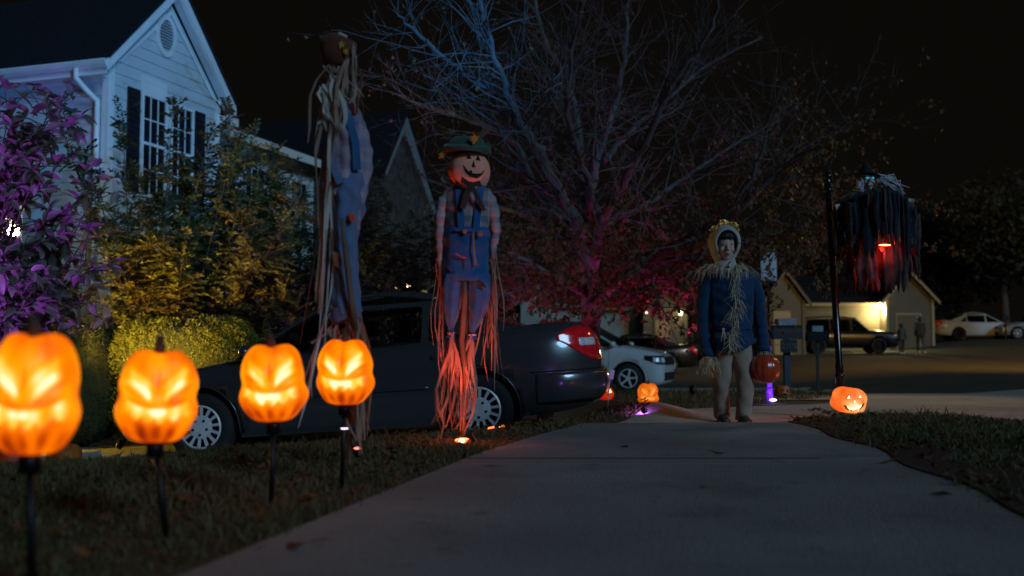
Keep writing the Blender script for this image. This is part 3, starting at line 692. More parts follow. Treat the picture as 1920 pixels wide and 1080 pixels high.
    for s in (1, -1):
        if tail:
            zl, zh = P['tail']
            lens('taillight', -1, s, P['ta'][0], P['ta'][1], lambda i: (lerp(lerp(zl, zh, .62), zl, ss(0, .8, i) ** .7), lerp(lerp(zl, zh, .66), zh, cl(i / .45) ** .5)), M_redl, nu=18, nv=8)
            lens('reverse_light', -1, s, lerp(P['ta'][0], P['ta'][1], .40), lerp(P['ta'][0], P['ta'][1], .8), lambda i: (lerp(zl, zh, .42), lerp(zl, zh, .64)), M_clr, .015)
        zl, zh = P['head']
        lens('headlight', 1, s, P['ha'][0], P['ha'][1], lambda i: (lerp(lerp(zl, zh, .5), zl, ss(0, .5, i)), zh), M_well, nu=14)
        lens('headlight_lens', 1, s, lerp(*P['ha'], .3), lerp(*P['ha'], .55), lambda i: (zl + .04, zh - .04), M_clr, .012)
        lens('headlight_lens', 1, s, lerp(*P['ha'], .62), lerp(*P['ha'], .85), lambda i: (zl + .04, zh - .04), M_clr, .012)
    def face(nm_, sx, y0, y1, z0, z1, m, off=.005):
        mb = MB(); mb.grid(lambda i, j: endp(sx, lerp(y0, y1, i), lerp(z0, z1, j), off), 14, 4); o = mb.build(nm_, m, t, smooth=True, fix=True)
        md = o.modifiers.new('s', 'SOLIDIFY'); md.thickness = .01; md.offset = 0
    face('grille', 1, -.45, .45, P['head'][0] - .02, P['head'][1] - .02, M_well)
    face('lower_grille', 1, -.55, .55, P['gr'][0], P['gr'][1], M_well)
    face('rear_plate', -1, -.26, .26, P['plate'][0], P['plate'][1], M_clr)
    def bump_pt(i, j):
        s_ = 1 if i < .5 else -1; a = (i * 2 if i < .5 else 2 - i * 2); a = lerp(.05, 1, a)
        z = lerp(P['sec'][-1][1] - .14, P['bumpz'] - .02, j); o_ = .045 * (math.sin(math.pi * lerp(.12, .92, j)) ** .5) * ss(.05, .35, a)
        return corner(-1, s_, a, z, .004 + o_)
    if detail:
        bo = MB(); bo.grid(bump_pt, 48, 10); bo_ = bo.build('rear_bumper', paint, t, smooth=True, fix=True); md = bo_.modifiers.new('s', 'SOLIDIFY'); md.thickness = .012; md.offset = 0
    pts = [corner(-1, s, a, P['bumpz'], .004) for s, rng_ in ((1, np.linspace(0, 1, 12)), (-1, np.linspace(1, 0, 12))) for a in rng_]
    MB().tube(pts, .006, 5).build('bumper_seam', M_well, t)
    return t, side, corner
sedan = dict(front=2.33, rear=-2.45, w=1.80, xf=1.40, xr=-1.32, wr=.325, wb=.80, wt=.60, bp=(.18, -.83), seatx=.0, wC=.30,
    gtag='s', gcol=(.72, .78, .74),
    sec=[(2.36, .42, .50, .35), (2.33, .26, .66, .62), (2.18, .20, .76, .80), (1.9, .18, .84, .87), (1.4, .18, .92, .895), (.85, .18, .985, .90), (0, .18, 1.0, .90), (-.9, .18, 1.03, .90),
         (-1.5, .20, 1.08, .895), (-1.9, .22, 1.10, .86), (-2.12, .24, 1.10, .80), (-2.32, .28, 1.07, .69), (-2.43, .34, .98, .55), (-2.49, .42, .80, .40), (-2.50, .48, .64, .28)],
    gh=[(1.02, .97), (.30, 1.38), (-.35, 1.47), (-.95, 1.39), (-1.68, 1.09)], seams=[(.92, -.02, .02), (-.14, 0, .0), (-.98, -.10, -.10)], mould=.56, handles=(-.10, -1.08),
    tail=(.72, 1.05), ta=(.30, .86), head=(.60, .74), ha=(.25, .80), gr=(.26, .40), plate=(.70, .82), bumpz=.635)
M_carD = mat('paint_graphite', (0.062, 0.064, 0.068), .26, metal=.3, var=.05, coat=.8, spec=.6)
crz = math.pi - R(6.0)
rw_ = at(902, 757, 9.34 + .9 * 0 + .02)
hd = Vector((math.cos(crz), math.sin(crz), 0)); lf = Vector((-math.sin(crz), math.cos(crz), 0))
cz = -.355 - .035
base = Vector((rw_.x, rw_.y, 0)) - hd * sedan['xr'] - lf * (.90)
pit = math.atan((.19) / 2.72)
base.z = rw_.z - .325 + sedan['xr'] * math.sin(pit) * 1.0 - .055
car(base, crz, pit, M_carD, 'dark graphite sedan parked nose down on the sunken driveway behind the lanterns', sedan)
hatch = dict(front=1.98, rear=-2.05, w=1.74, xf=1.24, xr=-1.29, wr=.32, wb=.78, wt=.60, bp=(.15, -.80), seatx=.1, wC=.14,
    sec=[(2.0, .36, .55, .45), (1.97, .24, .78, .66), (1.82, .18, .90, .80), (1.5, .17, .97, .85), (1.2, .17, 1.02, .865), (.85, .17, 1.06, .87), (0, .17, 1.06, .87), (-.9, .17, 1.08, .87),
         (-1.4, .19, 1.10, .865), (-1.75, .22, 1.12, .83), (-1.95, .26, 1.10, .76), (-2.05, .36, .9, .6)],
    gh=[(1.02, 1.02), (.20, 1.46), (-.5, 1.52), (-1.35, 1.46), (-1.85, 1.10)], seams=[(.80, 0, .0), (-.22, 0, 0)], mould=.50, handles=(-.15, -1.0),
    tail=(.70, 1.0), ta=(.3, .75), head=(.64, .83), ha=(.25, .80), gr=(.28, .46), plate=(.70, .82), bumpz=.60)
M_carW = mat('paint_white', (0.62, 0.64, 0.66), .25, var=.04, coat=.7)
w1 = at(1177, 708, 22); h1 = R(-20)
hd = Vector((math.cos(h1), math.sin(h1), 0)); lf = Vector((-math.sin(h1), math.cos(h1), 0))
b1 = Vector((w1.x, w1.y, 0)) - hd * hatch['xf'] + lf * .85; b1.z = w1.z - .32
car(b1, h1, 0.015, M_carW, 'white hatchback half hidden behind the dark sedan tail', hatch, hub='alloy')
M_carB = mat('paint_black', (0.008, 0.008, 0.010), .3, coat=.4, var=.05)
b2 = at(1182, 690, 38)
car((b2.x, 38, H(b2.x, 38) + .0), R(184), 0.0, M_carB, 'black sedan beyond the white hatchback, roof glinting under the garage lamp', dict(sedan, gtag='d', gcol=(.1, .1, .1)), hub='alloy', detail=False)
suv = dict(sedan, front=2.4, rear=-2.35, w=1.9, wr=.38, wb=.84, wt=.68, xf=1.45, xr=-1.38, wC=.14, bp=(.2, -.8), gtag='d', gcol=(.1, .1, .1),
    sec=[(2.42, .5, .75, .6), (2.38, .36, .95, .78), (2.2, .30, 1.05, .88), (1.8, .28, 1.10, .93), (1.2, .28, 1.13, .95), (.6, .28, 1.14, .95), (0, .28, 1.15, .95), (-1.3, .28, 1.17, .95), (-2.0, .30, 1.18, .90), (-2.3, .36, 1.12, .82), (-2.4, .46, .9, .7)],
    gh=[(1.05, 1.12), (.45, 1.70), (-.6, 1.78), (-1.9, 1.72), (-2.25, 1.15)], tail=(.85, 1.1), head=(.8, .97), gr=(.38, .55), plate=(.8, .95), bumpz=.7)
s1_ = at(1582, 655, 49); car((s1_.x, 49, H(s1_.x, 49)), R(-6), 0, M_carB, 'black sport utility car before the lamp lit tan house', suv, detail=False, hub='alloy')
s2_ = at(1833, 640, 56); car((s2_.x, 56, H(s2_.x, 56)), R(-4), 0, M_carW, 'white sedan parked on the far lawn rise at the right', dict(sedan, gtag='d', gcol=(.1, .1, .1)), detail=False, hub='alloy')
s3_ = at(1947, 640, 55); car((s3_.x, 55.0, H(s3_.x, 55.0)), R(174), 0, mat('paint_silver', (.4, .4, .4), .3, metal=.5), 'silver car cut by the right picture edge nose to nose with the white sedan', dict(sedan, gtag='d', gcol=(.1, .1, .1)), detail=False, hub='alloy')
# ------------------------------------------------------------------ glowing pumpkins
def glowmat(name, stops, rough=.45, strength=1.0):
    m = bpy.data.materials.new(name); m.use_nodes = True; MATS[name] = m; t = m.node_tree; b = t.nodes['Principled BSDF']
    at_ = t.nodes.new('ShaderNodeAttribute'); at_.attribute_name = 'glow'
    nz = t.nodes.new('ShaderNodeTexNoise'); nz.inputs['Scale'].default_value = 17; nz.inputs['Detail'].default_value = 4
    tc = t.nodes.new('ShaderNodeTexCoord'); t.links.new(tc.outputs['Object'], nz.inputs['Vector'])
    ma = t.nodes.new('ShaderNodeMath'); ma.operation = 'MULTIPLY_ADD'; ma.inputs[1].default_value = .34; t.links.new(nz.outputs['Fac'], ma.inputs[0])
    mb = t.nodes.new('ShaderNodeMath'); mb.operation = 'SUBTRACT'; mb.inputs[1].default_value = .17
    t.links.new(at_.outputs['Fac'], ma.inputs[2]); t.links.new(ma.outputs[0], mb.inputs[0])
    cr = t.nodes.new('ShaderNodeValToRGB'); t.links.new(mb.outputs[0], cr.inputs[0])
    while len(cr.color_ramp.elements) < len(stops): cr.color_ramp.elements.new(.5)
    for e, (p, c) in zip(cr.color_ramp.elements, stops): e.position = p; e.color = (*c, 1)
    t.links.new(cr.outputs[0], b.inputs['Emission Color']); b.inputs['Emission Strength'].default_value = strength
    b.inputs['Base Color'].default_value = (.16, .03, .0, 1); b.inputs['Roughness'].default_value = rough
    return m
M_glow = glowmat('lantern_plastic', [(0, (.14, .010, .0)), (.20, (.44, .040, .0)), (.42, (.88, .150, .0)), (.62, (1.0, .31, .0)), (.80, (1, .56, .06)), (1, (1, .92, .55))], strength=1.25)
M_stem = mat('stem_brown', (.10, .045, .02), .8, scale=20)
def gs(x, s): return math.exp(-(x / s) ** 2)
def pumpkin_mesh(name, w, h, m, face='angry', nl=7, seed=0, nu=96, nvv=72, base=.46):
    """w, h overall size; face towards -Y; origin at bottom centre"""
    V, G, Fc = [], [], []; r_ = random.Random(seed); hot = r_.uniform(-.02, .12); an = 0; ph = [r_.uniform(0, 6) for _ in range(8)]
    for j in range(nvv + 1):
        v = -math.pi/2 + math.pi * j / nvv
        for i in range(nu):
            u = 2 * math.pi * i / nu - math.pi / 2     # front at u = -pi/2
            n1 = .62; c = abs(math.cos(v)) ** .62; s = math.copysign(abs(math.sin(v)) ** .85, v)
            r = c; z = s
            rib = abs(math.cos(u * nl / 2 + ph[0])); d = 0.045 * (rib ** .5 - .75) * (1 - .3*abs(s)); g = base + .10 * (rib - .5)
            a = (u + math.pi/2 + math.pi) % (2*math.pi) - math.pi   # 0 at front
            zz = z
            if face == 'angry' and abs(a) < 1.35:
                fx = math.sin(a) * 1.0; k = ss(1.35, 1.0, abs(a)) if abs(a) > 1.0 else 1
                # waist: narrower forehead, wide jaw
                # eyes: slanted bright slits
                ax = abs(fx); ey = -.02 + (ax - .15) * .60
                eye = gs(zz - ey, .13) * (.8 + .3 * math.sin(fx * 7 + ph[5])) * ss(.12, .25, ax) * ss(.80, .62, ax)
                brow = gs(zz - (ey + .22), .10) * ss(.05, .2, ax) * ss(.85, .6, ax)
                crease = gs(zz - (ey - .17), .05) * ss(.1, .3, ax) * ss(.9, .7, ax)
                fur = (gs(ax, .05) + .7 * gs(ax - .16, .035)) * gs(zz - .26, .26)
                mz = -.30 + .16 * ax ** 2 * 1.6; low = mz - .13 - .12 * abs(math.sin(fx * 9.5 + .6))
                mouth = ss(low - .05, low + .03, zz) * ss(mz + .08, mz + .01, zz) * ss(.88, .72, ax)
                teeth = gs(zz - (mz - .03), .05) * (gs(fx - hot, .07) + .6 * gs(fx - hot + .2, .05) + .3 * gs(fx - hot + .34, .04))
                chin = gs(zz + .74, .18) * (0.5 + .5 * math.cos(fx * 14))
                lip = gs(zz - (mz + .12), .045) * ss(.8, .6, ax)
                d += k * (-.10 * eye + .10 * brow - .09 * mouth + .07 * lip - .04 * crease - .05 * fur + .02*chin)
                g += k * (.46 * eye + .24 * brow + (.30 + .1 * math.sin(fx * 13 + ph[6])) * mouth + .8 * teeth - .20 * crease - .26 * fur - .20 * lip * .5 - .20 * chin + .16 * gs(zz - .1, .5) * gs(a, .9))
            g += .10 * math.sin(3.1 * u + ph[3] + 2 * zz) * math.sin(4 * zz + ph[4]); g -= .16 * ss(.25, .9, -zz) + .06 * ss(.35, .9, zz) + .12 * ss(.9, 1.0, abs(zz))
            an = 1 if face == 'angry' else 0; wj = 1 + .05 * gs(zz + .35, .4) - an * (.07 * gs(zz + .02, .16) + .03 * ss(.3, 1, zz) - .05 * gs(zz + .42, .22))
            bumpy = .026 * math.sin(3 * u + ph[1] + 4 * zz) + .018 * math.sin(5 * zz + ph[2]) + .010 * math.sin(9 * u + 7 * zz + ph[7])
            R_ = (r + d * c ** .5 + bumpy * c) * wj
            top = (-.10 - .10 * an) * gs(r, .28) - .07 * an * gs(math.cos(u) * c, .22) * ss(.3, 1, z) if z > 0 else .06 * gs(r, .3)
            V.append((R_ * math.cos(u) * w/2, R_ * math.sin(u) * w/2 * .93, (z + top + 1) * h/2)); G.append(cl(g))
    for j in range(nvv):
        for i in range(nu): Fc.append((j*nu+i, j*nu+(i+1)%nu, (j+1)*nu+(i+1)%nu, (j+1)*nu+i))
    me = npmesh(name, V, Fc, m); me.polygons.foreach_set('use_smooth', [True]*len(me.polygons))
    at_ = me.attributes.new('glow', 'FLOAT', 'POINT'); at_.data.foreach_set('value', G)
    return me
def stem(par, z, L, r, lean=(.3, 0), m=None):
    pts = [(0, 0, z - .01), (lean[0]*L*.2, lean[1]*L*.3, z + L*.4), (lean[0]*L*.7, lean[1]*L, z + L)]
    return MB().tube(pts, [r*1.5, r, r*.75], 7).build('stem', m or M_stem, par, smooth=True)
lan = [(60, 735, 2.0, .182, .252, 'largest and nearest glowing angry pumpkin lantern at the left edge of the picture', .22, 1, (70, 1062)),
       (293, 740, 2.56, .205, .245, 'second glowing angry pumpkin lantern from the left, before the sedan front wheel', .34, 2, (322, 985)),
       (514, 716, 3.06, .205, .245, 'third glowing angry pumpkin lantern from the left, before the sedan hood', .10, 3, (510, 925)),
       (647, 696, 3.6, .21, .245, 'smallest glowing angry pumpkin lantern, right of the other three', .0, 4, (641, 905))]
for px, py, Y, w, h, lb, rz, sd, bs in lan:
    c = at(px, py, Y); bx_ = at(bs[0], 800, Y).x; gz = H(c.x, Y)
    t = empty('pumpkin_lantern', (bx_, Y, gz), 0, lb, 'lantern', 'row of glowing pumpkin stake lanterns')
    p = mobj('pumpkin', pumpkin_mesh('pumpkin', w * .93, h * .99, M_glow, 'angry', 7, sd), t, (c.x - bx_, 0, c.z - h/2 - gz), (0, R(random.uniform(-2, 2)), rz))
    stem(p, h * .93, .045, .012, (random.uniform(-.4, .1), 0))
    MB().tube([(0, 0, -.05), (c.x - bx_, 0, c.z - h/2 - gz + .012)], [.0085, .0085], 10).lathe([(.022, 0), (.022, .03), (.012, .05)], 12, Matrix.Translation((c.x - bx_, 0, c.z - h/2 - gz - .035))).build('stake', M_iron, t, smooth=True)
# purple glint on the stake of the last one
q = at(648, 803, 3.61)
# lit jack-o-lantern by the post
M_jack = glowmat('jack_plastic', [(0, (.35, .02, .0)), (.3, (.80, .085, .004)), (.55, (1, .20, .03)), (.8, (1, .45, .15)), (1, (1, .85, .55))], strength=1.05)
c = at(1588, 750, 7.45); gz = H(c.x, 7.45)
t = empty('jack_o_lantern', (c.x, 7.45, gz), 0, 'round lit jack-o-lantern with a grin at the foot of the black post', 'jack-o-lantern')
me = pumpkin_mesh('pumpkin', .25, .195, M_jack, 'round', 9, 9, base=.42)
va = me.attributes['glow']
for i, v in enumerate(me.vertices):      # glow stronger low where the bulb sits
    if v.co.y < 0: va.data[i].value = cl(va.data[i].value + .42 * gs(v.co.z - .045, .05) * gs(v.co.x - .02, .07) - .12 * ss(.03, -.11, v.co.x) + .15)
pj = mobj('pumpkin', me, t, (0, 0, c.z - .0975 - gz), (0, R(8), R(-5)))
bvj = BVHTree.FromPolygons([v.co.copy() for v in me.vertices], [tuple(p.vertices) for p in me.polygons])
def onface(bv, x, z, off): 
    h = bv.ray_cast(Vector((x, -2, z)), Vector((0, 1, 0)))[0]; return (h if h else Vector((x, -.05, z))) - Vector((0, off, 0))
def face_poly(nm, poly, bv, par, m, off=.003, sub=5, th=.002):
    """triangulated, subdivided polygon laid on a curved surface"""
    b = bmesh.new(); vs = [b.verts.new((x, 0, z)) for x, z in poly]; b.faces.new(vs); bmesh.ops.triangulate(b, faces=b.faces)
    for _ in range(2): bmesh.ops.subdivide_edges(b, edges=b.edges, cuts=1, use_grid_fill=True)
    for v in b.verts: v.co = onface(bv, v.co.x, v.co.z, off)
    bmesh.ops.recalc_face_normals(b, faces=b.faces)
    me = bpy.data.meshes.new(nm); b.to_mesh(me); b.free(); me.materials.append(m); o = mobj(nm, me, par)
    md = o.modifiers.new('s', 'SOLIDIFY'); md.thickness = th; md.offset = 0; return o
M_hot = mat('candle_glow', (1, .7, .3), .5, emit=(1, .80, .42), es=1.6); M_rim = mat('cut_rim', (.30, .06, .01), .7)
def hole(poly, hotshift):
    face_poly('cut_edge', poly, bvj, pj, M_rim, .0015)
    cx = sum(p[0] for p in poly)/len(poly) + hotshift[0]; cz_ = sum(p[1] for p in poly)/len(poly) + hotshift[1]
    face_poly('glow_hole', [(cx + (x - cx)*.72, cz_ + (z - cz_)*.72) for x, z in poly], bvj, pj, M_hot, .0035)
hole([(-.052, .105), (-.018, .108), (-.030, .145)], (.004, -.002)); hole([(.032, .120), (.066, .128), (.052, .158)], (.003, -.002)); hole([(-.002, .083), (.030, .088), (.012, .115)], (.002, -.002))
mouth = [(-.060, .062), (-.02, .050), (.02, .052), (.06, .070), (.096, .098), (.088, .070), (.06, .040), (.045, .046), (.035, .028), (.005, .020), (-.005, .032), (-.02, .022), (-.045, .038)]
hole(mouth, (-.004, .002))
stem(pj, .175, .03, .012, (.2, .1))
lamp('jack_glow', 'POINT', (0, -.16, .05), .55, (1, .42, .12), size=.05).parent = t
# orange square-ish pumpkin between the cars, the little red one, unlit ones, one given a faint glow
def simple_pumpkin(px, py, Y, w, h, m, label, nl=9, face='none', sd=1, cat='pumpkin', group='pumpkins set about the lawns', rz=0, holes=None, name='pumpkin_lantern', base=.4):
    c = at(px, py, Y); gz = c.z - h/2
    t = empty(name, (c.x, Y, gz), 0, label, cat, group)
    me = pumpkin_mesh('pumpkin', w, h, m, face, nl, sd, 64, 40, base); p = mobj('shell', me, t, rot=(0, 0, rz)); stem(p, h*.93, h*.16, w*.05)
    if holes:
        bv = BVHTree.FromPolygons([v.co.copy() for v in me.vertices], [tuple(q.vertices) for q in me.polygons])
        for hm, poly in holes: face_poly('face_cut', [(x*w, z*h) for x, z in poly], bv, p, hm, .003)
    return t
M_jack2 = glowmat('lantern_orange', [(0, (.25, .02, .0)), (.3, (.62, .075, .003)), (.6, (.95, .22, .01)), (1, (1, .45, .08))], strength=.95)
simple_pumpkin(1215, 739, 10.6, .215, .245, M_jack2, 'glowing orange block shaped pumpkin lantern on the mound before the white hatchback', 7, 'angry', 5, base=.42)
M_redglow = glowmat('lantern_red', [(0, (.2, .0, .0)), (.4, (.6, .02, .0)), (1, (1, .12, .02))], strength=.8)
M_eye = mat('eye_glow', (1, .7, .3), .5, emit=(1, .72, .3), es=2.2)
simple_pumpkin(1136, 738, 9.9, .15, .13, M_redglow, 'small red glowing pumpkin with two bright eyes beside the sedan bumper', 8, 'none', 6, base=.4,
    holes=[(M_eye, [(-.34, .50), (-.06, .52), (-.16, .82)]), (M_eye, [(.08, .56), (.36, .60), (.26, .86)])])
M_pump = mat('pumpkin_skin', (.48, .15, .02), .5, col2=(.33, .08, .012), scale=6, spec=.4)
simple_pumpkin(1466, 735, 12.2, .185, .16, M_pump, 'unlit carved pumpkin on the verge below the mailbox', 9, 'none', 8, name='carved_pumpkin', rz=.2,
    holes=[(M_well, [(-.25, .6), (-.05, .62), (-.13, .8)]), (M_well, [(.1, .55), (.3, .5), (.22, .72)]), (M_well, [(-.2, .3), (.2, .28), (.1, .4), (-.1, .42)])])
M_pump2 = mat('pumpkin_red_glow', (.42, .06, .02), .5, col2=(.28, .03, .01), scale=6, emit=(.8, .05, .01), es=.05)  # faint red glow put into the skin of a pumpkin that is no lamp
simple_pumpkin(26, 862, 8.3, .30, .22, M_pump2, 'deep red pumpkin under the nearest lantern at the left edge', 8, 'none', 11, name='pumpkin')
simple_pumpkin(121, 853, 8.35, .27, .19, M_pump, 'dull orange pumpkin on the kerb of the orange lit driveway', 9, 'none', 12, name='pumpkin')
# ground lights
M_rl = mat('spot_red_lens', (1, .2, .1), .4, emit=(1, .16, .05), es=5); M_wl = mat('spot_core', (1, .9, .8), .4, emit=(1, .75, .5), es=12)
c = at(868, 832, 5.05); gz = H(c.x, 5.05)
t = empty('ground_spotlight', (c.x, 5.05, gz), 0, 'red ground spotlight glaring in the grass under the pumpkin headed scarecrow', 'spotlight')
MB().tube([(0, 0, .0), (.03, .05, .028)], [.02, .034], 14).build('housing', M_iron, t, smooth=True)
MB().ball((.0, -.01, .030), (.040, .02, .013), 14, 8).build('lens', M_rl, t, smooth=True); MB().ball((-.006, -.026, .030), (.016, .008, .008), 10, 6).build('bulb', M_wl, t, smooth=True)
lamp('red_beam', 'SPOT', (-.03, -.10, .06), 30, (1, .12, .06), target=(0.02, .10, .9), size=.03, spot=70, blend=.6).parent = t
lamp('red_spill', 'POINT', (0, -.05, .10), 1.8, (1, .10, .03), size=.03).parent = t
c = at(930, 803, 6.0); gz = H(c.x, 6.0)
t = empty('light_fragment', (c.x, 6.0, gz + .012), 0, 'short orange light strip lying in the grass before the sedan rear wheel', 'light strip')
M_os = mat('orange_strip', (1, .4, .1), .4, emit=(1, .22, .05), es=2.2)
MB().tube([(-.05, 0, .01), (-.01, 0, .018)], [.006, .006], 6).build('strip', M_os, t)
MB().tube([(.018, .0, .02), (.045, 0, .028), (.05, 0, .02)], [.006, .005, .004], 6).build('strip', M_os, t)
# purple glow lamp next to the boy, purple wash lights
M_pl = mat('purple_glow', (.3, .1, .8), .4, emit=(.28, .07, .95), es=.06); M_pw = mat('purple_core', (.8, .8, 1), .4, emit=(.75, .6, 1), es=5)
c = at(1442, 727, 11); gz = H(c.x, 11)
t = empty('purple_spotlight', (c.x, 11, gz), 0, 'small purple glowing lamp standing between the boy and the unlit pumpkin', 'spotlight')
M_ps = mat('purple_stand', (.5, .35, .6), .5, var=.1)
MB().lathe([(.045, 0), (.05, .02), (.042, .10), (.038, .16)], 16).build('shade', M_pl, t, smooth=True)
MB().ball((.03, -.05, .035), (.04, .012, .014), 10, 6).build('bulb', M_pw, t, smooth=True)
lamp('purple_light', 'POINT', (0, -.12, .14), 1.0, (.42, .10, 1), size=.04).parent = t
b_ = MB().box((-.03, -.03, .17), (.03, .03, .62)).build('column', M_pl, t, bevel=.01)
def unseen_spot(loc, target, e, col, label, spot=80, size=.06, es=3):  # colour lamps for tinted plants and ground; stake, housing and lens are unseen additions
    x, y = loc[:2]; z = H(x, y); t = empty('unseen_spotlight', (x, y, z), 0, label, 'spotlight', 'unseen coloured spotlights')
    h = loc[2] if len(loc) > 2 else .14
    q = (Vector(target) - Vector((x, y, z + h))).to_track_quat('Z', 'Y'); M = Matrix.Translation((0, 0, h)) @ q.to_matrix().to_4x4()
    MB().tube([(0, 0, -.04), (0, 0, h - .03)], [.006, .006], 6).build('stake', M_iron, t)
    MB().lathe([(.012, -.07), (.035, -.05), (.042, .03), (.036, .03), (.03, .0)], 16, M, cap=False).build('housing', M_iron, t, smooth=True)
    MB().lathe([(.001, .012), (.034, .012), (.034, .006)], 16, M).build('lens', mat('lens_%.2f_%.2f' % (col[1], col[2]), col, .4, emit=col, es=es), t)
    p = M @ Vector((0, 0, .06)); lamp('spot_light', 'SPOT', p, e, col, target=Vector(target) - Vector((x, y, z)), size=size, spot=spot, blend=.8).parent = t
    return t
unseen_spot((-4.8, 10.2, .7), (-3.7, 12.8, 1.5), 620, (1, .66, .10), 'amber spotlight at the driveway edge shining into the hedge', 66)
unseen_spot((-4.9, 6.4, .35), (-4.7, 9.6, 1.7), 620, (.44, .10, 1), 'purple spotlight under the broad leaved shrub at the left edge', 50)
unseen_spot((-4.25, 10.9, .12), (-3.8, 12.3, 1.0), 38, (1, .68, .12), 'small amber spotlight added to brighten the clipped hedge behind the second lantern', 105)  # extra lamp put in to fill the front of the hedge
unseen_spot((-.1, 12.1, .12), (.6, 13.0, 1.7), 60, (1, .09, .12), 'red spotlight at the foot of the bare tree', 130)
unseen_spot((2.2, 12.2, .12), (1.9, 13.0, 1.8), 125, (1, .05, .42), 'magenta spotlight right of the bare tree trunk', 95)
unseen_spot((-1.0, 12.4, .2), (-.3, 13.2, 1.6), 45, (.38, .10, 1), 'violet spotlight left of the bare tree trunk', 90)
unseen_spot((-1.5, 12.0, .30), (-2.9, 13.9, 1.5), 40, (.35, .12, 1), 'purple spotlight hidden behind the sedan lighting the shrubs', 90)
vs = unseen_spot((1.02, 7.72, .10), (.80, 8.6, -.15), 7, (.50, .14, 1), 'violet spotlight added to tint the small mound behind the sedan', 140, es=.6)  # added so the mound turns violet; no known fixture stands here
unseen_spot((-1.0, 11.9, .30), (.9, 13.4, 5.0), 50, (.12, .45, 1), 'pale blue spotlight added unseen behind the sedan roof to wash the bare tree', 95)  # added only to tint the upper limbs blue
# mood amber lamp on the driveway
unseen_spot((-7.3, 11.9, .9), (-4.2, 9.3, -.4), 380, (1, .62, .08), 'amber spotlight on the far kerb shining across the driveway', 95)
vs.scale = (.5, .5, .5)
unseen_spot((-.70, 4.55, .05), (-.66, 4.15, .9), 5, (1, .16, .12), 'red ground spotlight behind the stake of the rightmost lantern', 80).scale = (.6, .6, .6)
# white tag stake before the red pumpkin
c = at(1142, 760, 8.6); t = empty('stake_sign', (c.x, 8.6, H(c.x, 8.6)), 0, 'thin white stake with a small tag before the red pumpkin', 'sign')
z0 = H(c.x, 8.6); a = at(1138, 757, 8.6); b = at(1144, 700, 8.6)
MB().tube([Vector((a.x - c.x, 0, -.02)), b - Vector((c.x, 8.6, z0))], .005, 6).build('stake', M_trim, t)
tb_ = at(1147, 702, 8.6) - Vector((c.x, 8.6, z0)); MB().box((-.02, -.003, -.04), (.02, .003, .04)).build('tag', M_trim, t, loc=tb_, rot=(0, R(12), 0))
# utility lid / downspout block under the bumper
c = at(1028, 776, 9.9); o = MB().box((-.09, -.06, -.3), (.09, .06, .07)).build('paint_bucket', M_carW, loc=(c.x, 10.9, c.z)); tag(o, 'small pale box on the ground behind the sedan rear wheel', 'box')
# ------------------------------------------------------------------ vegetation
def leaf_cloud(centers, dirs, L, Wd_, m, name, parent=None, fold=.25):
    """one folded leaf (two quads) per row; dirs = leaf axis"""
    n = len(centers); c = np.array(centers, float); d = np.array(dirs, float); d /= np.linalg.norm(d, axis=1)[:, None] + 1e-9
    r = rng.normal(size=(n, 3)); s = np.cross(d, r); s /= np.linalg.norm(s, axis=1)[:, None] + 1e-9; u = np.cross(s, d)
    Ls = (np.array(L) if hasattr(L, '__len__') else L * rng.uniform(.65, 1.2, n))[:, None]; Ws = Ls * (Wd_ / (L if not hasattr(L, '__len__') else np.mean(L)))
    base = c; tip = c + d * Ls; ml = c + d * Ls * .48 + s * Ws * .5 + u * Ws * fold; mr = c + d * Ls * .48 - s * Ws * .5 + u * Ws * fold; mid = c + d * Ls * .5
    V = np.stack([base, ml, tip, mr, mid], 1).reshape(-1, 3); k = np.arange(n)[:, None] * 5
    Fc = np.concatenate([k + [[0, 1, 4]], k + [[1, 2, 4]], k + [[0, 4, 3]], k + [[4, 2, 3]]])
    return mobj(name, npmesh(name, V, Fc, m), parent)
M_bark = mat('bark_grey', (.105, .10, .105), .9, var=.45, scale=9, bump=.6, bscale=30, stretch=(1, 1, .25))
M_bark2 = mat('bark_dark', (.10, .07, .05), .9, var=.4, scale=12, bump=.5)

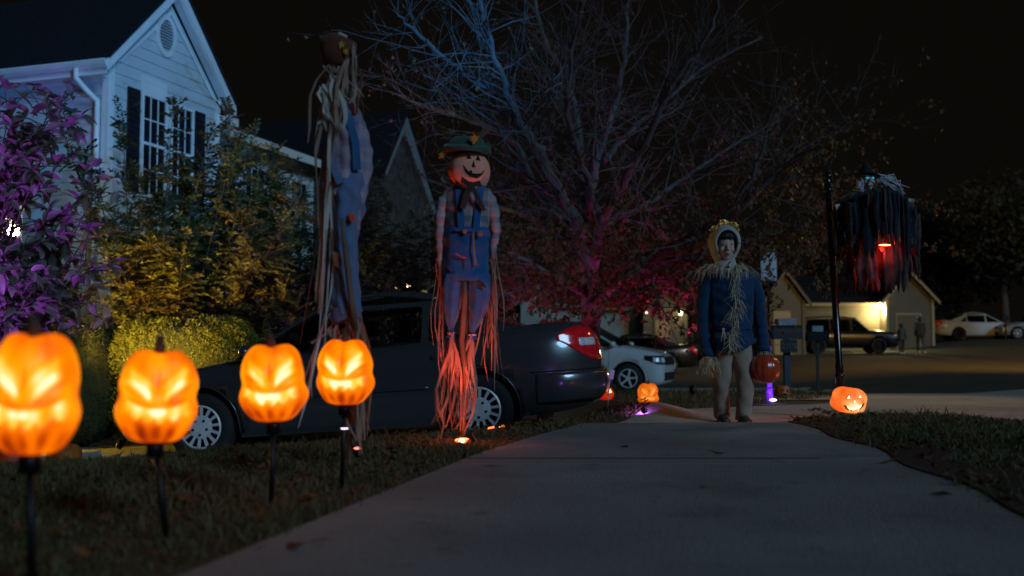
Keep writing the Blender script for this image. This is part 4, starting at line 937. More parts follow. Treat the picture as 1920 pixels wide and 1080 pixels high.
# bare spreading tree
tx, ty = 1.05, 13.0; tz = H(tx, ty)
tree = empty('bare_tree', (tx, ty, tz), 0, 'wide spreading half bare tree lit red and violet at its trunk in the middle', 'tree', None)
org = Vector((tx, ty, tz))
def P(px, py, dy=0.0): return at(px, py, ty + dy) - org
limbs = [
 ([P(1105, 770), P(1104, 690), P(1107, 600), P(1108, 545), P(1104, 490)], [.20, .145, .135, .12, .10], 'trunk'),
 ([P(1106, 560, 0), P(1090, 450, -.3), P(1070, 395, -.6), P(1035, 335, -.9), P(1012, 285, -1.2), P(985, 245, -1.4), P(955, 185, -1.7), P(930, 115, -2), P(905, 40, -2.3), P(890, -40, -2.5)], [.10, .085, .075, .068, .06, .05, .042, .034, .026, .018], 'limb'),
 ([P(1104, 495), P(1106, 420, .3), P(1112, 330, .5), P(1140, 240, .8), P(1163, 150, 1), P(1174, 60, 1.2), P(1178, -60, 1.3)], [.09, .075, .062, .05, .04, .03, .02], 'limb'),
 ([P(1104, 480), P(1098, 400, .5), P(1085, 250, 1.1), P(1066, 160, 1.4), P(1015, 60, 1.7), P(1000, -50, 1.8)], [.075, .06, .05, .04, .03, .02], 'limb'),
 ([P(1110, 500), P(1135, 400, -.6), P(1175, 330, -1.0), P(1222, 240, -1.4), P(1265, 150, -1.8), P(1330, 60, -2.2), P(1350, -20, -2.4)], [.08, .06, .05, .04, .03, .022, .016], 'limb'),
 ([P(1130, 300, .5), P(1190, 240, .9), P(1250, 185, 1.2), P(1330, 120, 1.5), P(1430, 70, 2.0)], [.045, .038, .03, .022, .012], 'limb'),
 ([P(1107, 600), P(1128, 555, -.3), P(1165, 525, -.7), P(1230, 490, -1.2), P(1300, 440, -1.6), P(1380, 400, -2), P(1450, 330, -2.2), P(1500, 290, -2.4), P(1545, 278, -2.6)], [.085, .075, .06, .05, .04, .032, .024, .018, .01], 'limb'),
 ([P(1012, 285, -1.2), P(940, 190, -1.5), P(860, 130, -1.8), P(780, 60, -2.1), P(740, 20, -2.2)], [.042, .036, .028, .02, .01], 'limb'),
 ([P(1080, 430, -.3), P(1010, 360, -.2), P(960, 265, .2), P(880, 225, .5), P(800, 200, .8), P(735, 175, 1)], [.05, .045, .036, .028, .02, .01], 'limb'),
 ([P(1103, 500), P(1050, 440, .8), P(970, 400, 1.4), P(880, 370, 1.8), P(790, 330, 2.2)], [.05, .04, .03, .022, .012], 'limb'),
 ([P(1106, 470), P(1105, 350, -.8), P(1065, 230, -1.5), P(1070, 120, -2.0), P(1095, 0, -2.4)], [.05, .042, .034, .026, .015], 'limb'),
 ([P(1115, 430), P(1200, 390, .8), P(1290, 330, 1.4), P(1380, 270, 1.8), P(1460, 225, 2.2)], [.045, .038, .03, .02, .01], 'limb'),
 ([P(1230, 490, -1.2), P(1300, 480, -1.2), P(1390, 455, -1.3), P(1480, 430, -1.4), P(1540, 400, -1.5)], [.03, .026, .02, .014, .008], 'limb'),
 ([P(1350, 420, -1.8), P(1410, 330, -2.0), P(1440, 250, -2.1), P(1452, 215, -2.1)], [.024, .018, .012, .006], 'limb'),
 ([P(1107, 560), P(1040, 520, -.8), P(970, 480, -1.4), P(905, 470, -1.9)], [.035, .03, .02, .01], 'limb'),
]
tw = MB(); lc, ld = [], []
def twig(p, d, L, r, depth):
    pts = [p.copy()]; q = p.copy(); dd = d.copy(); ns = 4
    for i in range(ns):
        dd = (dd + Vector((random.gauss(0, .16), random.gauss(0, .16), random.gauss(.03, .14)))).normalized(); q = q + dd * L / ns; pts.append(q.copy())
    tw.tube(pts, [r * (1 - .8 * i / ns) for i in range(ns + 1)], 4 if r > .006 else 3, cap=False)
    if depth > 0:
        for i in range(random.randint(2, 3)):
            k = random.uniform(.2, 1); j = min(ns - 1, int(k * ns)); pp = pts[j].lerp(pts[j+1], k * ns - j)
            ax = (dd + Vector((random.gauss(0, .75), random.gauss(0, .75), random.gauss(.05, .6)))).normalized()
            twig(pp, ax, L * random.uniform(.35, .65), r * .5, depth - 1)
    w = pts[-1] + org; hz = w.z
    low = ss(3.1, 1.3, hz)
    pr = .08 + .9 * low + .18 * ss(2.5, 3.2, w.x) * ss(4.5, 3.0, hz)
    for i in range(5 if depth == 0 else 2):
        if random.random() < pr:
            k = random.uniform(0, ns); j = min(ns - 1, int(k)); pp = pts[j].lerp(pts[j+1], k - j)
            for _ in range(1 + 2 * (random.random() < low)):
                lc.append(pp + Vector((random.gauss(0, .03),) * 3)); ld.append((random.gauss(0, .6), random.gauss(0, .6), -.7 + random.gauss(0, .4)))
for pts, rad, nm in limbs:
    K = cat_rom([(*p, r) for p, r in zip(pts, rad)], len(pts) * 5)
    jit = [Vector((random.gauss(0, .012), random.gauss(0, .012), random.gauss(0, .008))) for _ in K]
    path = [Vector(k[:3]) + j for k, j in zip(K, jit)]
    MB().tube(path, [max(.006, k[3]) for k in K], 10).build(nm, M_bark, tree, smooth=True)
    if nm == 'trunk': continue
    n = len(path)
    for i in range(4, n):
        for _ in range(2 if i > n * .25 else 1):
            if random.random() < .68:
                d = (path[i] - path[i-1]).normalized(); a = (d * .8 + Vector((random.gauss(0, .75), random.gauss(0, .8), random.gauss(.12, .55)))).normalized()
                twig(path[i], a, random.uniform(.45, 1.25) * (1 + .2 * (i < n*.6)), max(.0045, K[i][3] * .32), 2)
# low skirt of small leafy branches round the trunk, as in the photo
for _ in range(360):
    a = random.uniform(0, 6.28); x = random.uniform(870, 1330); y = random.uniform(440, 575) - abs(x - 1105) * .03
    p = P(x, y, random.uniform(-1.5, 1.5)); twig(p, Vector((random.gauss(0, 1), random.gauss(0, 1), random.gauss(-.1, .4))).normalized(), random.uniform(.25, .5), .004, 1)
for _ in range(60):
    x = random.uniform(1300, 1560); y = random.uniform(250, 540); p = P(x, y, random.uniform(-2.6, 0)); twig(p, Vector((random.gauss(0.5, 1), random.gauss(0, 1), random.gauss(.1, .4))).normalized(), random.uniform(.3, .55), .005, 1)
tag(tw.build('twigs', M_bark, tree), kind='stuff')
M_tl = leafmat('tree_leaves', (.20, .095, .05), (.11, .085, .04), .35, .6, 2.5)
tag(leaf_cloud(lc, ld, .060, .042, M_tl, 'leaves', tree), kind='stuff')
print('tree leaves', len(lc), 'twig faces', len(tw.f))

# compound-leaved shrub
M_fr = leafmat('frond_leaf', (.17, .17, .03), (.10, .055, .02), .35, .45, 1.6)
def frond_shrub(name, root, canes, label, m, nl=(9, 14), fl=(.22, .42), seedn=0, lsz=.042):
    t = empty(name, root, 0, label, 'shrub', 'leafy shrubs before the white house'); o = Vector(root)
    br = MB(); cc, dd = [], []
    for tip, sag, dens in canes:
        tip = Vector(tip) - o; b0 = Vector((random.gauss(0, .25), random.gauss(0, .2), 0)); mid = b0.lerp(tip, .55) + Vector((0, 0, sag))
        path = [b0 * (1-u)**2 + mid * 2*u*(1-u) + tip * u*u for u in np.linspace(0, 1, 14)]
        br.tube(path, [.016 * (1 - .8 * i / 13) for i in range(14)], 6)
        L = sum((path[i+1] - path[i]).length for i in range(13))
        for k in range(int(L * dens)):
            u = random.uniform(.22, 1) * 13; i = min(12, int(u)); p = path[i].lerp(path[i+1], u - i); d = (path[i+1] - path[i]).normalized()
            ax = (d * .7 + Vector((random.gauss(0, .8), random.gauss(0, .8), random.gauss(.1, .5)))).normalized(); fL = random.uniform(*fl); n = random.randint(*nl)
            sd = ax.cross(Vector((random.gauss(0, .3), random.gauss(0, .3), 1))).normalized(); q = p.copy(); ps = [p.copy()]
            for j in range(n):
                ax = (ax + Vector((0, 0, -.055))).normalized(); q = q + ax * fL / n; ps.append(q.copy())
                for s in (-1, 1):
                    cc.append(q); dd.append(sd * s + ax * .55 + Vector((0, 0, random.gauss(0, .15))))
            br.tube(ps[::3] + [ps[-1]], .0022, 3, cap=False)
            cc.append(q); dd.append(ax)
    tag(br.build('branches', M_bark2, t), kind='stuff')
    tag(leaf_cloud(cc, dd, lsz, lsz * .42, m, 'foliage', t), kind='stuff'); print(name, len(cc))
    return t
cn = []
for _ in range(34):
    x = random.uniform(195, 590); y = random.uniform(300 if x < 410 else 250, 480); cn.append((at(x, y, random.uniform(12.2, 13.8)), random.uniform(.1, .5), 19))
for _ in range(30):
    x = random.uniform(195, 570); y = random.uniform(420, 600); cn.append((at(x, y, random.uniform(11.9, 13.2)), random.uniform(.1, .4), 25))
frond_shrub('compound_leaf_shrub', (-4.1, 13.0, H(-4.1, 13)), cn, 'tall feathery shrub glowing yellow green above the hedge before the white house', M_fr, lsz=.068)
cn = [(at(112, 203, 12.3), .95, 20), (at(128, 285, 12.2), .7, 16), (at(228, 205, 12.6), .3, 14), (at(325, 195, 12.4), .1, 16), (at(432, 205, 12.5), .2, 16), (at(400, 235, 12.4), .3, 16), (at(445, 260, 12.4), .3, 14)]
M_fr2 = leafmat('frond_leaf_dark', (.055, .065, .02), (.03, .028, .012), .25, .5, 2)
t = frond_shrub('arching_shrub', (-4.6, 12.6, H(-4.6, 12.6)), cn, 'dark arching sprays silhouetted against the white gable wall', M_fr2, fl=(.12, .22), nl=(5, 8), lsz=.075)
cn = [(at(random.uniform(470, 720), random.uniform(330, 560), random.uniform(13.2, 15)), random.uniform(0, .3), 30) for _ in range(44)]
frond_shrub('compound_leaf_shrub', (-2.6, 14.2, H(-2.6, 14.2)), cn, 'dim violet tinged shrub directly behind the tall hatted scarecrow', M_fr2, lsz=.05)
cn = [(at(random.uniform(690, 850), random.uniform(380, 560), random.uniform(14.5, 16.5)), random.uniform(0, .3), 12) for _ in range(26)]
frond_shrub('compound_leaf_shrub', (-1.7, 15.8, H(-1.7, 15.8)), cn, 'dark loose shrub between the two scarecrows behind the sedan', M_fr2, lsz=.055)

# clipped hedges
def hedge(px0, px1, py0, py1, Y, dep, m, label, n, leaf=.024):
    a = at(px0, py0, Y); b = at(px1, py1, Y); c = Vector(((a.x+b.x)/2, Y + dep/2, 0)); zb = H(c.x, c.y); hx = (b.x-a.x)/2; hz = (a.z - zb)/2 * 1.0
    t = empty('clipped_hedge', (c.x, c.y, zb), 0, label, 'hedge', 'clipped hedges by the driveway')
    def surf(u, v, k=1.0):
        cu, su, cv, sv = math.cos(u), math.sin(u), math.cos(v), math.sin(v); e = .55
        f = lambda q: math.copysign(abs(q) ** e, q)
        b_ = 1 + .05 * math.sin(u * 5 + 1) * math.cos(v * 4) + .03 * math.sin(u * 11 + v * 7)
        return Vector((hx * f(cv) * f(cu) * b_ * k, dep/2 * f(cv) * f(su) * b_ * k, hz + hz * f(sv) * b_ * k))
    core = MB(); core.grid(lambda i, j: surf(i * 2 * math.pi, (j - .5) * math.pi * .98, .9), 40, 20); core.build('branch_core', mat('hedge_core', (.05, .05, .012), .95), t, smooth=True)
    cc, dd = [], []
    for _ in range(n):
        u = random.uniform(0, 6.283); v = math.asin(random.uniform(-.9, 1)); k = random.uniform(.86, 1.02); p = surf(u, v, k); o = (p - Vector((0, 0, hz))).normalized()
        cc.append(p); dd.append(o * .7 + Vector((random.gauss(0, .6), random.gauss(0, .6), random.gauss(.3, .5))))
    tag(leaf_cloud(cc, dd, leaf, leaf * .55, m, 'foliage', t), kind='stuff')
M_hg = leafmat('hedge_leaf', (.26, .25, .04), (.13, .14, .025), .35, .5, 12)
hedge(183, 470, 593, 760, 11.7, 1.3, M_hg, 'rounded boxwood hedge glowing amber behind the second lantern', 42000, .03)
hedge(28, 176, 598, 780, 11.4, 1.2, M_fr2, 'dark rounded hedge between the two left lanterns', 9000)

# broad leaved shrub in purple light, separate leaves
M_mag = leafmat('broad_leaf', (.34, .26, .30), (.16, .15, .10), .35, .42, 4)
pr = Vector((-5.5, 9.8, H(-5.5, 9.8))); ms = empty('broad_leaved_shrub', pr, 0, 'broad leaved shrub washed in purple light at the left picture edge', 'shrub')
br = MB(); tips = []
for _ in range(30):
    x = random.uniform(-60, 200); y = random.uniform(170, 570); 
    if x > 120 and y < 300: x -= 110
    tp = at(x, y, random.uniform(9.2, 10.6)) - pr; b0 = Vector((random.gauss(0, .15), random.gauss(0, .15), .1)); md = b0.lerp(tp, .5) + Vector((0, 0, .15))
    path = [b0*(1-u)**2 + md*2*u*(1-u) + tp*u*u for u in np.linspace(0, 1, 10)]
    br.tube(path, [.018*(1 - .75*i/9) for i in range(10)], 6)
    for k in range(24):
        u = random.uniform(3.4, 9); i = min(8, int(u)); p = path[i].lerp(path[i+1], u - i); d = Vector((random.gauss(.2, 1), random.gauss(-.2, .8), random.gauss(.3, .6))).normalized(); e = p + d * random.uniform(.12, .42)
        br.tube([p, p.lerp(e, .5) + Vector((0, 0, .02)), e], [.006, .005, .003], 5); tips.append((e, d))
        if random.random() < .4: tips.append((p.lerp(e, .5), d))
tag(br.build('branches', M_bark2, ms), kind='stuff')
def bigleaf():
    mb = MB(); L = .15; W_ = .07; n = 6
    def f(i, j):
        w = W_/2 * math.sin(math.pi * min(1, .04 + i * .96) ** .8) ** .8; v = 2*j - 1
        return Vector((L * i, w * v, abs(v) * w * .45 - .035 * i * i * L / .12))
    mb.grid(f, n, 2); return mb.mesh('leaf', M_mag, True)
LM = bigleaf(); allL = []
for e, d in tips:
    for k in range(random.randint(3, 5)):
        a = (d * .6 + Vector((random.gauss(0, .9), random.gauss(0, .9), random.gauss(.1, .7)))).normalized()
        w_ = e + pr; dd_ = Vector((w_.x / w_.y - (25 - 960) / F, (w_.z - at(25, 432, w_.y).z) / w_.y))
        if dd_.length < .018: continue
        allL.append((e + a * .01, a, random.uniform(.7, 1.3)))
allL.sort(key=lambda q: q[0].y); V = []; Fc = []
base_v = np.array([v.co[:] for v in LM.vertices]); base_f = np.array([p.vertices[:] for p in LM.polygons])
for i, (p, a, s) in enumerate(allL):
    M = Matrix.Translation(p) @ a.to_track_quat('X', 'Z').to_matrix().to_4x4() @ Matrix.Rotation(random.uniform(-1, 1), 4, 'X') @ Matrix.Diagonal((s, s, s, 1))
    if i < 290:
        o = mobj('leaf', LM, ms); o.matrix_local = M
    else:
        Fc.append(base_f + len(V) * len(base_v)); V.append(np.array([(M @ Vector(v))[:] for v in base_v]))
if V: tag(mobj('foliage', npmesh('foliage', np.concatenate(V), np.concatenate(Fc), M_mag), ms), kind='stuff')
print('big leaves', len(allL))

# dark far trees
M_ft = leafmat('far_leaves', (.045, .05, .02), (.025, .022, .012), .2, .7, .6)
def far_crown(seed):
    r_ = random.Random(seed); cc, dd = [], []
    blobs = [(Vector((r_.gauss(0, 1.5), r_.gauss(0, 1.3), r_.uniform(3, 8.6))), r_.uniform(1.0, 2.0)) for _ in range(16)]
    for c, r in blobs:
        for _ in range(420):
            v = Vector((r_.gauss(0, 1), r_.gauss(0, 1), r_.gauss(0, .8))).normalized() * r * r_.uniform(.6, 1.08); cc.append(c + v); dd.append((r_.gauss(0, 1), r_.gauss(0, 1), r_.gauss(-.2, .8)))
    return cc, dd
crowns = []
for sd in (1, 2):
    cc, dd = far_crown(sd); o = leaf_cloud(cc, dd, .30, .2, M_ft, 'crown'); crowns.append(o.data); bpy.data.objects.remove(o)
ft = [(1800, 66, 1.0, 'dark tree behind the white sedan at the far right'), (1885, 60, 1.05, 'dark tree above the silver car at the right picture edge'), (1745, 76, .8, 'dark tree just right of the tan house gable'), (1945, 52, 1.0, 'large dark tree cut by the right picture edge'),
      (1590, 78, .75, 'dark tree far behind the tan house roof'), (1380, 70, .6, 'dark tree mass behind the boy'), (880, 60, .9, 'dark tree behind the pumpkin headed scarecrow'), (1010, 66, .8, 'dark tree far beyond the bare tree trunk'), (640, 40, 1.0, 'dark tree standing behind the neighbour house')]
for i, (px, Y, s, lb) in enumerate(ft):
    x = at(px, 600, Y).x; t = empty('far_tree', (x, Y, H(x, Y) - .1), random.uniform(0, 6), lb, 'tree', 'dark trees beyond the houses'); t.scale = (s,)*3
    MB().tube([(0, 0, 0), (.1, 0, 2.5), (0, .1, 6.5)], [.3, .22, .08], 8).build('trunk', M_bark2, t, smooth=True)
    tag(mobj('crown', crowns[i % 2], t), kind='stuff')
# ------------------------------------------------------------------ figures
def remesh(mb, name, voxel, m, smooth_it=6, parent=None, crease=0.5):
    o = mb.build('tmp_' + name, m, None, fix=True)
    r = o.modifiers.new('r', 'REMESH'); r.mode = 'VOXEL'; r.voxel_size = voxel; r.use_smooth_shade = True
    s = o.modifiers.new('s', 'SMOOTH'); s.iterations = smooth_it; s.factor = crease
    me = evalmesh(o); bpy.data.objects.remove(o); me.materials.clear(); me.materials.append(m); me.name = name
    return mobj(name, me, parent)
def cap_tube(mb, pts, rad, n=12):
    pts = [Vector(p) for p in pts]; mb.tube(pts, rad, n)
    for p, r in zip(pts, rad): mb.ball(p, r * 1.0, n, 8)
def cloth_mat(name, c, c2=None, weave=220, rough=.9, var=.25, sc=5, bump=.25):
    return mat(name, c, rough, col2=c2, var=var, scale=sc, bump=bump, bscale=weave, sheen=.2, spec=.2)
def cloth(rows, m, name, parent, n=48, fold=.0, nf=7, ph=0.0, th=.004, rowsn=40, cap=False, wr=.0, hem=None):
    """garment lofted through rows (cx, cy, z, rx, ry); fold = vertical pleats growing to the hem, wr = random wrinkles"""
    K = cat_rom(rows, rowsn); mb = MB(); rings = []
    for i, (cx, cy, z, rx, ry) in enumerate(K):
        t = i / (rowsn - 1); ring = []
        for k in range(n):
            a = 2 * math.pi * k / n
            f = 1 + fold * (.3 + .7 * t) * math.sin(nf * a + ph + .8 * math.sin(t * 4)) + wr * math.sin(3 * a + z * 37 + 2 * math.sin(z * 23 + a)) + wr * .7 * math.sin(z * 71 + 2 * a + ph)
            zz = z + (hem(a) * (t ** 6) if hem else 0)
            ring.append(Vector((cx + rx * f * math.cos(a), cy + ry * f * math.sin(a), zz)))
        rings.append(ring)
    mb.loft(rings, cap=cap); o = mb.build(name, m, parent, smooth=True, fix=True)
    if not cap:
        md = o.modifiers.new('s', 'SOLIDIFY'); md.thickness = th; md.offset = -1
    return o
def strands(n, fn, w, m, name, parent, stuff=True, flat=None):
    mb = MB()
    for i in range(n):
        pts = fn(i); mb.ribbon(pts, w * random.uniform(.6, 1.3), side=(flat if flat is not None else Vector((random.gauss(0, 1), random.gauss(0, .6), random.gauss(0, .3))).normalized()))
    o = mb.build(name, m, parent)
    if stuff: tag(o, kind='stuff')
    return o
M_skin = mat('skin', (.62, .40, .32), .5, var=.08, scale=8, spec=.4)
M_skin.node_tree.nodes['Principled BSDF'].inputs['Subsurface Weight'].default_value = .08
M_hair = mat('hair_dark', (.018, .012, .010), .55, var=.3, scale=40)
M_hood = cloth_mat('hood_cream', (.50, .46, .42), (.40, .36, .33))
M_tunic = cloth_mat('tunic_blue', (.014, .058, .135), (.009, .036, .09))
M_trou = cloth_mat('trousers_tan', (.46, .33, .26), (.34, .23, .17))
M_shoe = mat('shoe_dark', (.06, .042, .035), .5); M_straw = mat('straw', (.72, .60, .40), .8, col2=(.45, .33, .19), scale=30)
M_gold = mat('sequin_gold', (1.0, .55, .08), .35, metal=.35, col2=(.45, .14, .02), scale=70)
M_belt = cloth_mat('cord_white', (.5, .5, .5))

# ---- boy
bc = at(1375, 795, 7.3); bz = H(bc.x, 7.3) + .012
boy = empty('person', (bc.x, 7.3, bz), 0, 'child in a blue straw trimmed tunic and cream hood holding a red bucket', 'person')
ppm = F / 7.3 * 1.0
k_ = lambda px, py: ((px - 1375) / 256.0, (at(1375, py, 7.3).z - bz))
z_ = lambda py: at(1375, py, 7.3).z - bz
x_ = lambda px: (px - 1375) / 255.8
hz = z_(463); hx = x_(1363)
bm_ = MB()
# head
bm_.ball((hx, -.010, hz + .022), (.074, .090, .098), 20, 16); bm_.ball((hx, -.030, hz - .035), (.057, .066, .072), 18, 12); bm_.ball((hx, -.058, hz - .082), (.026, .028, .024), 12, 8)
bm_.tube([(hx, .01, hz - .06), (hx + .006, .02, hz - .15), (hx + .012, .03, hz - .20)], [.045, .042, .055], 14)
# face: nose, brow, cheeks, lips, lids
def fp(dx, y, dz): return (hx + dx, y, hz + dz)
bm_.tube([fp(0, -.086, .022), fp(0, -.104, -.008), fp(0, -.114, -.024)], [.008, .009, .011], 10); bm_.ball(fp(0, -.111, -.026), .0115, 10, 8)
for s in (-1, 1):
    bm_.ball(fp(s * .009, -.103, -.029), .007, 8, 6); bm_.ball(fp(s * .034, -.072, -.025), (.022, .022, .024), 12, 8)
    bm_.tube([fp(s * .012, -.091, .036), fp(s * .030, -.092, .040), fp(s * .050, -.078, .034)], [.007, .008, .006], 8)
    bm_.ball(fp(s * .030, -.080, .018), (.0145, .012, .0105), 12, 8)
    bm_.ball(fp(s * .076, .0, -.0), (.010, .018, .028), 10, 8)
bm_.tube([fp(-.019, -.091, -.057), fp(0, -.0995, -.053), fp(.019, -.091, -.057)], [.004, .0055, .004], 8); bm_.tube([fp(-.016, -.090, -.066), fp(0, -.0985, -.068), fp(.016, -.090, -.066)], [.004, .0065, .004], 8)
# torso, legs
def ell(rows, n=24):
    bm_.loft([[Vector((cx + rx * math.cos(2*math.pi*k/n), cy + ry * math.sin(2*math.pi*k/n), z)) for k in range(n)] for cx, cy, z, rx, ry in rows])
sh = z_(512)
ell([(.0, .02, z_(655), .11, .085), (.0, .02, z_(620), .125, .09), (.0, .015, z_(580), .12, .085), (.0, .01, z_(545), .14, .09), (-.005, .015, z_(520), .15, .075), (-.01, .02, z_(508), .10, .055)])
def limb(pts, rad): cap_tube(bm_, pts, rad, 14)
handL = Vector((x_(1331), -.03, z_(678))); handR = Vector((x_(1434), -.03, z_(668)))
limb([(x_(1338), .02, z_(523)), (x_(1325), .032, z_(560)), (x_(1323), .033, z_(600)), (x_(1326), .0, z_(650)), handL], [.034, .028, .024, .020, .019])
limb([(x_(1412), .02, z_(523)), (x_(1424), .032, z_(560)), (x_(1430), .033, z_(600)), (x_(1433), .0, z_(648)), handR], [.034, .028, .024, .020, .019])
limb([(-.055, .02, z_(660)), (x_(1355), .03, z_(728)), (x_(1359), .09, z_(783))], [.068, .046, .034]); limb([(.06, .02, z_(660)), (x_(1395), -.05, z_(728)), (x_(1391), -.04, z_(783))], [.068, .046, .034])
# hands with fingers
def hand(c, s, curl):
    bm_.ball(c + Vector((0, 0, -.028)), (.014, .030, .036), 12, 10)
    for i, (dy, L) in enumerate(((-.022, .052), (-.008, .060), (.007, .056), (.020, .044))):
        p = c + Vector((0, dy, -.052)); q = [p]; a = 0.0
        for j in range(3):
            a += curl * (.4 if j == 0 else .7); p = p + Vector((-s * math.sin(a), 0, -math.cos(a))) * L * (.42, .32, .26)[j]; q.append(p)
        cap_tube(bm_, q, [.0085, .008, .0072, .006], 8)
    cap_tube(bm_, [c + Vector((-s * .006, -.024, -.012)), c + Vector((-s * .014, -.044, -.034)), c + Vector((-s * .018, -.048, -.060))], [.010, .009, .0075], 8)
hand(handL, -1, .35); hand(handR, 1, 1.15)
remesh(bm_, 'body', .0045, M_skin, 3, boy)
# face details
M_lip = mat('lips', (.36, .15, .13), .5); M_brow = M_hair
for s in (-1, 1):
    MB().tube([fp(s * .014, -.100, .045), fp(s * .032, -.099, .051), fp(s * .052, -.083, .044)], [.0022, .0034, .0016], 6).build('eyebrow', M_brow, boy, smooth=True)
    MB().tube([fp(s * .017, -.0935, .014), fp(s * .031, -.0955, .008), fp(s * .045, -.087, .014)], [.0012, .0026, .0012], 6).build('eyelashes', M_brow, boy, smooth=True)
MB().tube([fp(-.020, -.0945, -.0615), fp(0, -.1045, -.061), fp(.020, -.0945, -.0615)], [.001, .0019, .001], 6).build('mouth_line', mat('mouth_dark', (.1, .03, .03), .6), boy)
MB().tube([fp(-.014, -.0955, -.068), fp(0, -.1035, -.0695), fp(.014, -.0955, -.068)], [.0022, .0040, .0022], 8).tube([fp(-.016, -.0965, -.056), fp(0, -.1045, -.054), fp(.016, -.0965, -.056)], [.0015, .0030, .0015], 8).build('lips', M_lip, boy, smooth=True)
# fringe of hair: overlapping locks
hb = MB()
for i in range(46):
    u = -1.25 + 2.5 * i / 45; x0 = .073 * math.sin(u); y0 = -.092 * math.cos(u) - .004
    ln = .052 + .012 * random.random() + .045 * ss(.75, 1.2, abs(u))
    hb.tube([fp(x0 * .75, y0 * .70, .112), fp(x0 * .98, y0 * .98 - .004, .088), fp(x0 * 1.04 + random.gauss(0, .003), y0 * 1.05 - .006, .066), fp(x0 * 1.03 + random.gauss(0, .005), y0 * 1.03 - .006, .100 - ln)], [.004, .0075, .0065, .0012], 6)
hb.build('hair', M_hair, boy, smooth=True)
# hood: shell open at the face
hd_ = MB(); nU, nV_ = 40, 20
def hoodp(i, j):
    a = 2 * math.pi * i      # around the face opening; j 0 = rim, 1 = back of the head
    ro = Vector((.083 * math.cos(a), 0, .104 * math.sin(a) + .004)); 
    if math.sin(a) < 0: ro.z = -.125 * abs(math.sin(a)) ** 1.0; ro.x *= (1 - .25 * abs(math.sin(a)))
    d = math.sin(j * math.pi * .5 + .0); bulge = 1 + .32 * math.sin(min(1, j * 2.2) * math.pi / 2) * (1 - ss(.5, 1, j)) - ss(.5, 1.0, j) * .96
    y = -.088 + .20 * j + (.030 * (1 - j) if math.sin(a) < -.4 else 0) - .012 * math.sin(a)
    return Vector((hx + ro.x * bulge, y, hz + .012 + ro.z * bulge + .012 * math.sin(j * 3)))
hd_.grid(hoodp, nU, nV_); ho = hd_.build('hood', M_hood, boy, smooth=True, fix=True); md = ho.modifiers.new('s', 'SOLIDIFY'); md.thickness = .009; md.offset = 1
MB().tube([hoodp(i / 40, 0) for i in range(41)], [.0085] * 41, 8, cap=False).build('hood_rim', M_hood, boy, smooth=True)
cloth([(hx, .012, hz - .095, .072, .062), (hx + .004, .0, hz - .125, .078, .078), (hx + .01, .0, hz - .165, .098, .088), (hx + .02, .015, hz - .20, .15, .09)], M_hood, 'hood_collar', boy, n=40, wr=.025, rowsn=14)
fl = MB(); p0 = Vector(fp(.040, -.085, -.095)); fl.prism([p0, p0 + Vector((.022, .0, -.01)), p0 + Vector((-.035, -.02, -.095)), p0 + Vector((-.062, -.02, -.075))], (0, -.010, 0))
fo = fl.build('hood_flap', M_hood, boy, fix=True, bevel=.003); MB().lathe([(.001, 0), (.008, 0), (.008, .004), (.001, .005)], 10, Matrix.Translation(p0 + Vector((-.038, -.034, -.062))) @ Matrix.Rotation(R(90), 4, 'X')).build('snap', M_well, boy)
# tunic: body, sleeves
cloth([(-.004, .02, z_(503), .085, .06), (-.004, .02, z_(509), .150, .082), (-.002, .02, z_(520), .178, .10), (0, .015, z_(545), .172, .112), (.0, .012, z_(580), .160, .115), (.0, .012, z_(612), .150, .112), (.0, .012, z_(619), .146, .110), (.0, .012, z_(632), .160, .118), (.004, .012, z_(638), .166, .124), (.004, .012, z_(648), .166, .128)], M_tunic, 'tunic', boy, n=90, fold=.03, nf=9, wr=.026, rowsn=80, hem=lambda a: .025 * math.sin(a * 2 + 1) + .05 * math.cos(a) - .02)
for s, pts in ((-1, [(x_(1345), .02, z_(513)), (x_(1327), .03, z_(545)), (x_(1322), .035, z_(600)), (x_(1324), .01, z_(640)), (x_(1329), -.015, z_(668))]), (1, [(x_(1404), .02, z_(513)), (x_(1421), .03, z_(545)), (x_(1430), .035, z_(600)), (x_(1433), .01, z_(640)), (x_(1434), -.015, z_(664))])):
    K = cat_rom([(*p, r) for p, r in zip(pts, (.056, .060, .048, .044, .046))], 44); mb = MB(); rr = []
    for i, q in enumerate(K): rr.append(q[3] * (1 + .09 * math.sin(i * 1.35 + s) * ss(.15, .6, i / 44) + .03 * math.sin(i * .7)))
    mb.tube([Vector(q[:3]) + Vector((.003 * math.sin(i * 1.1), 0, 0)) for i, q in enumerate(K)], rr, 20, cap=False)
    o = mb.build('sleeve', M_tunic, boy, smooth=True, fix=True); md = o.modifiers.new('s', 'SOLIDIFY'); md.thickness = .005
# cord belt and knot
MB().tube([(.15 * math.cos(a) * 1.02, .012 + .113 * math.sin(a) * 1.02, z_(618) + .003 * math.sin(5*a)) for a in np.linspace(0, 2*math.pi, 40)], [.004] * 40, 6).build('belt', M_tunic, boy)
kx = x_(1352); ky = -.118
kn = MB().ball((kx, ky, z_(618)), .011, 10, 8)
for dx, L in ((-.012, .09), (.004, .11), (.012, .07)): kn.tube([(kx, ky, z_(618)), (kx + dx, ky - .012, z_(618) - L * .5), (kx + dx * 1.4, ky - .006, z_(618) - L)], [.004, .0035, .003], 6)
kn.build('belt_knot', M_belt, boy, smooth=True)
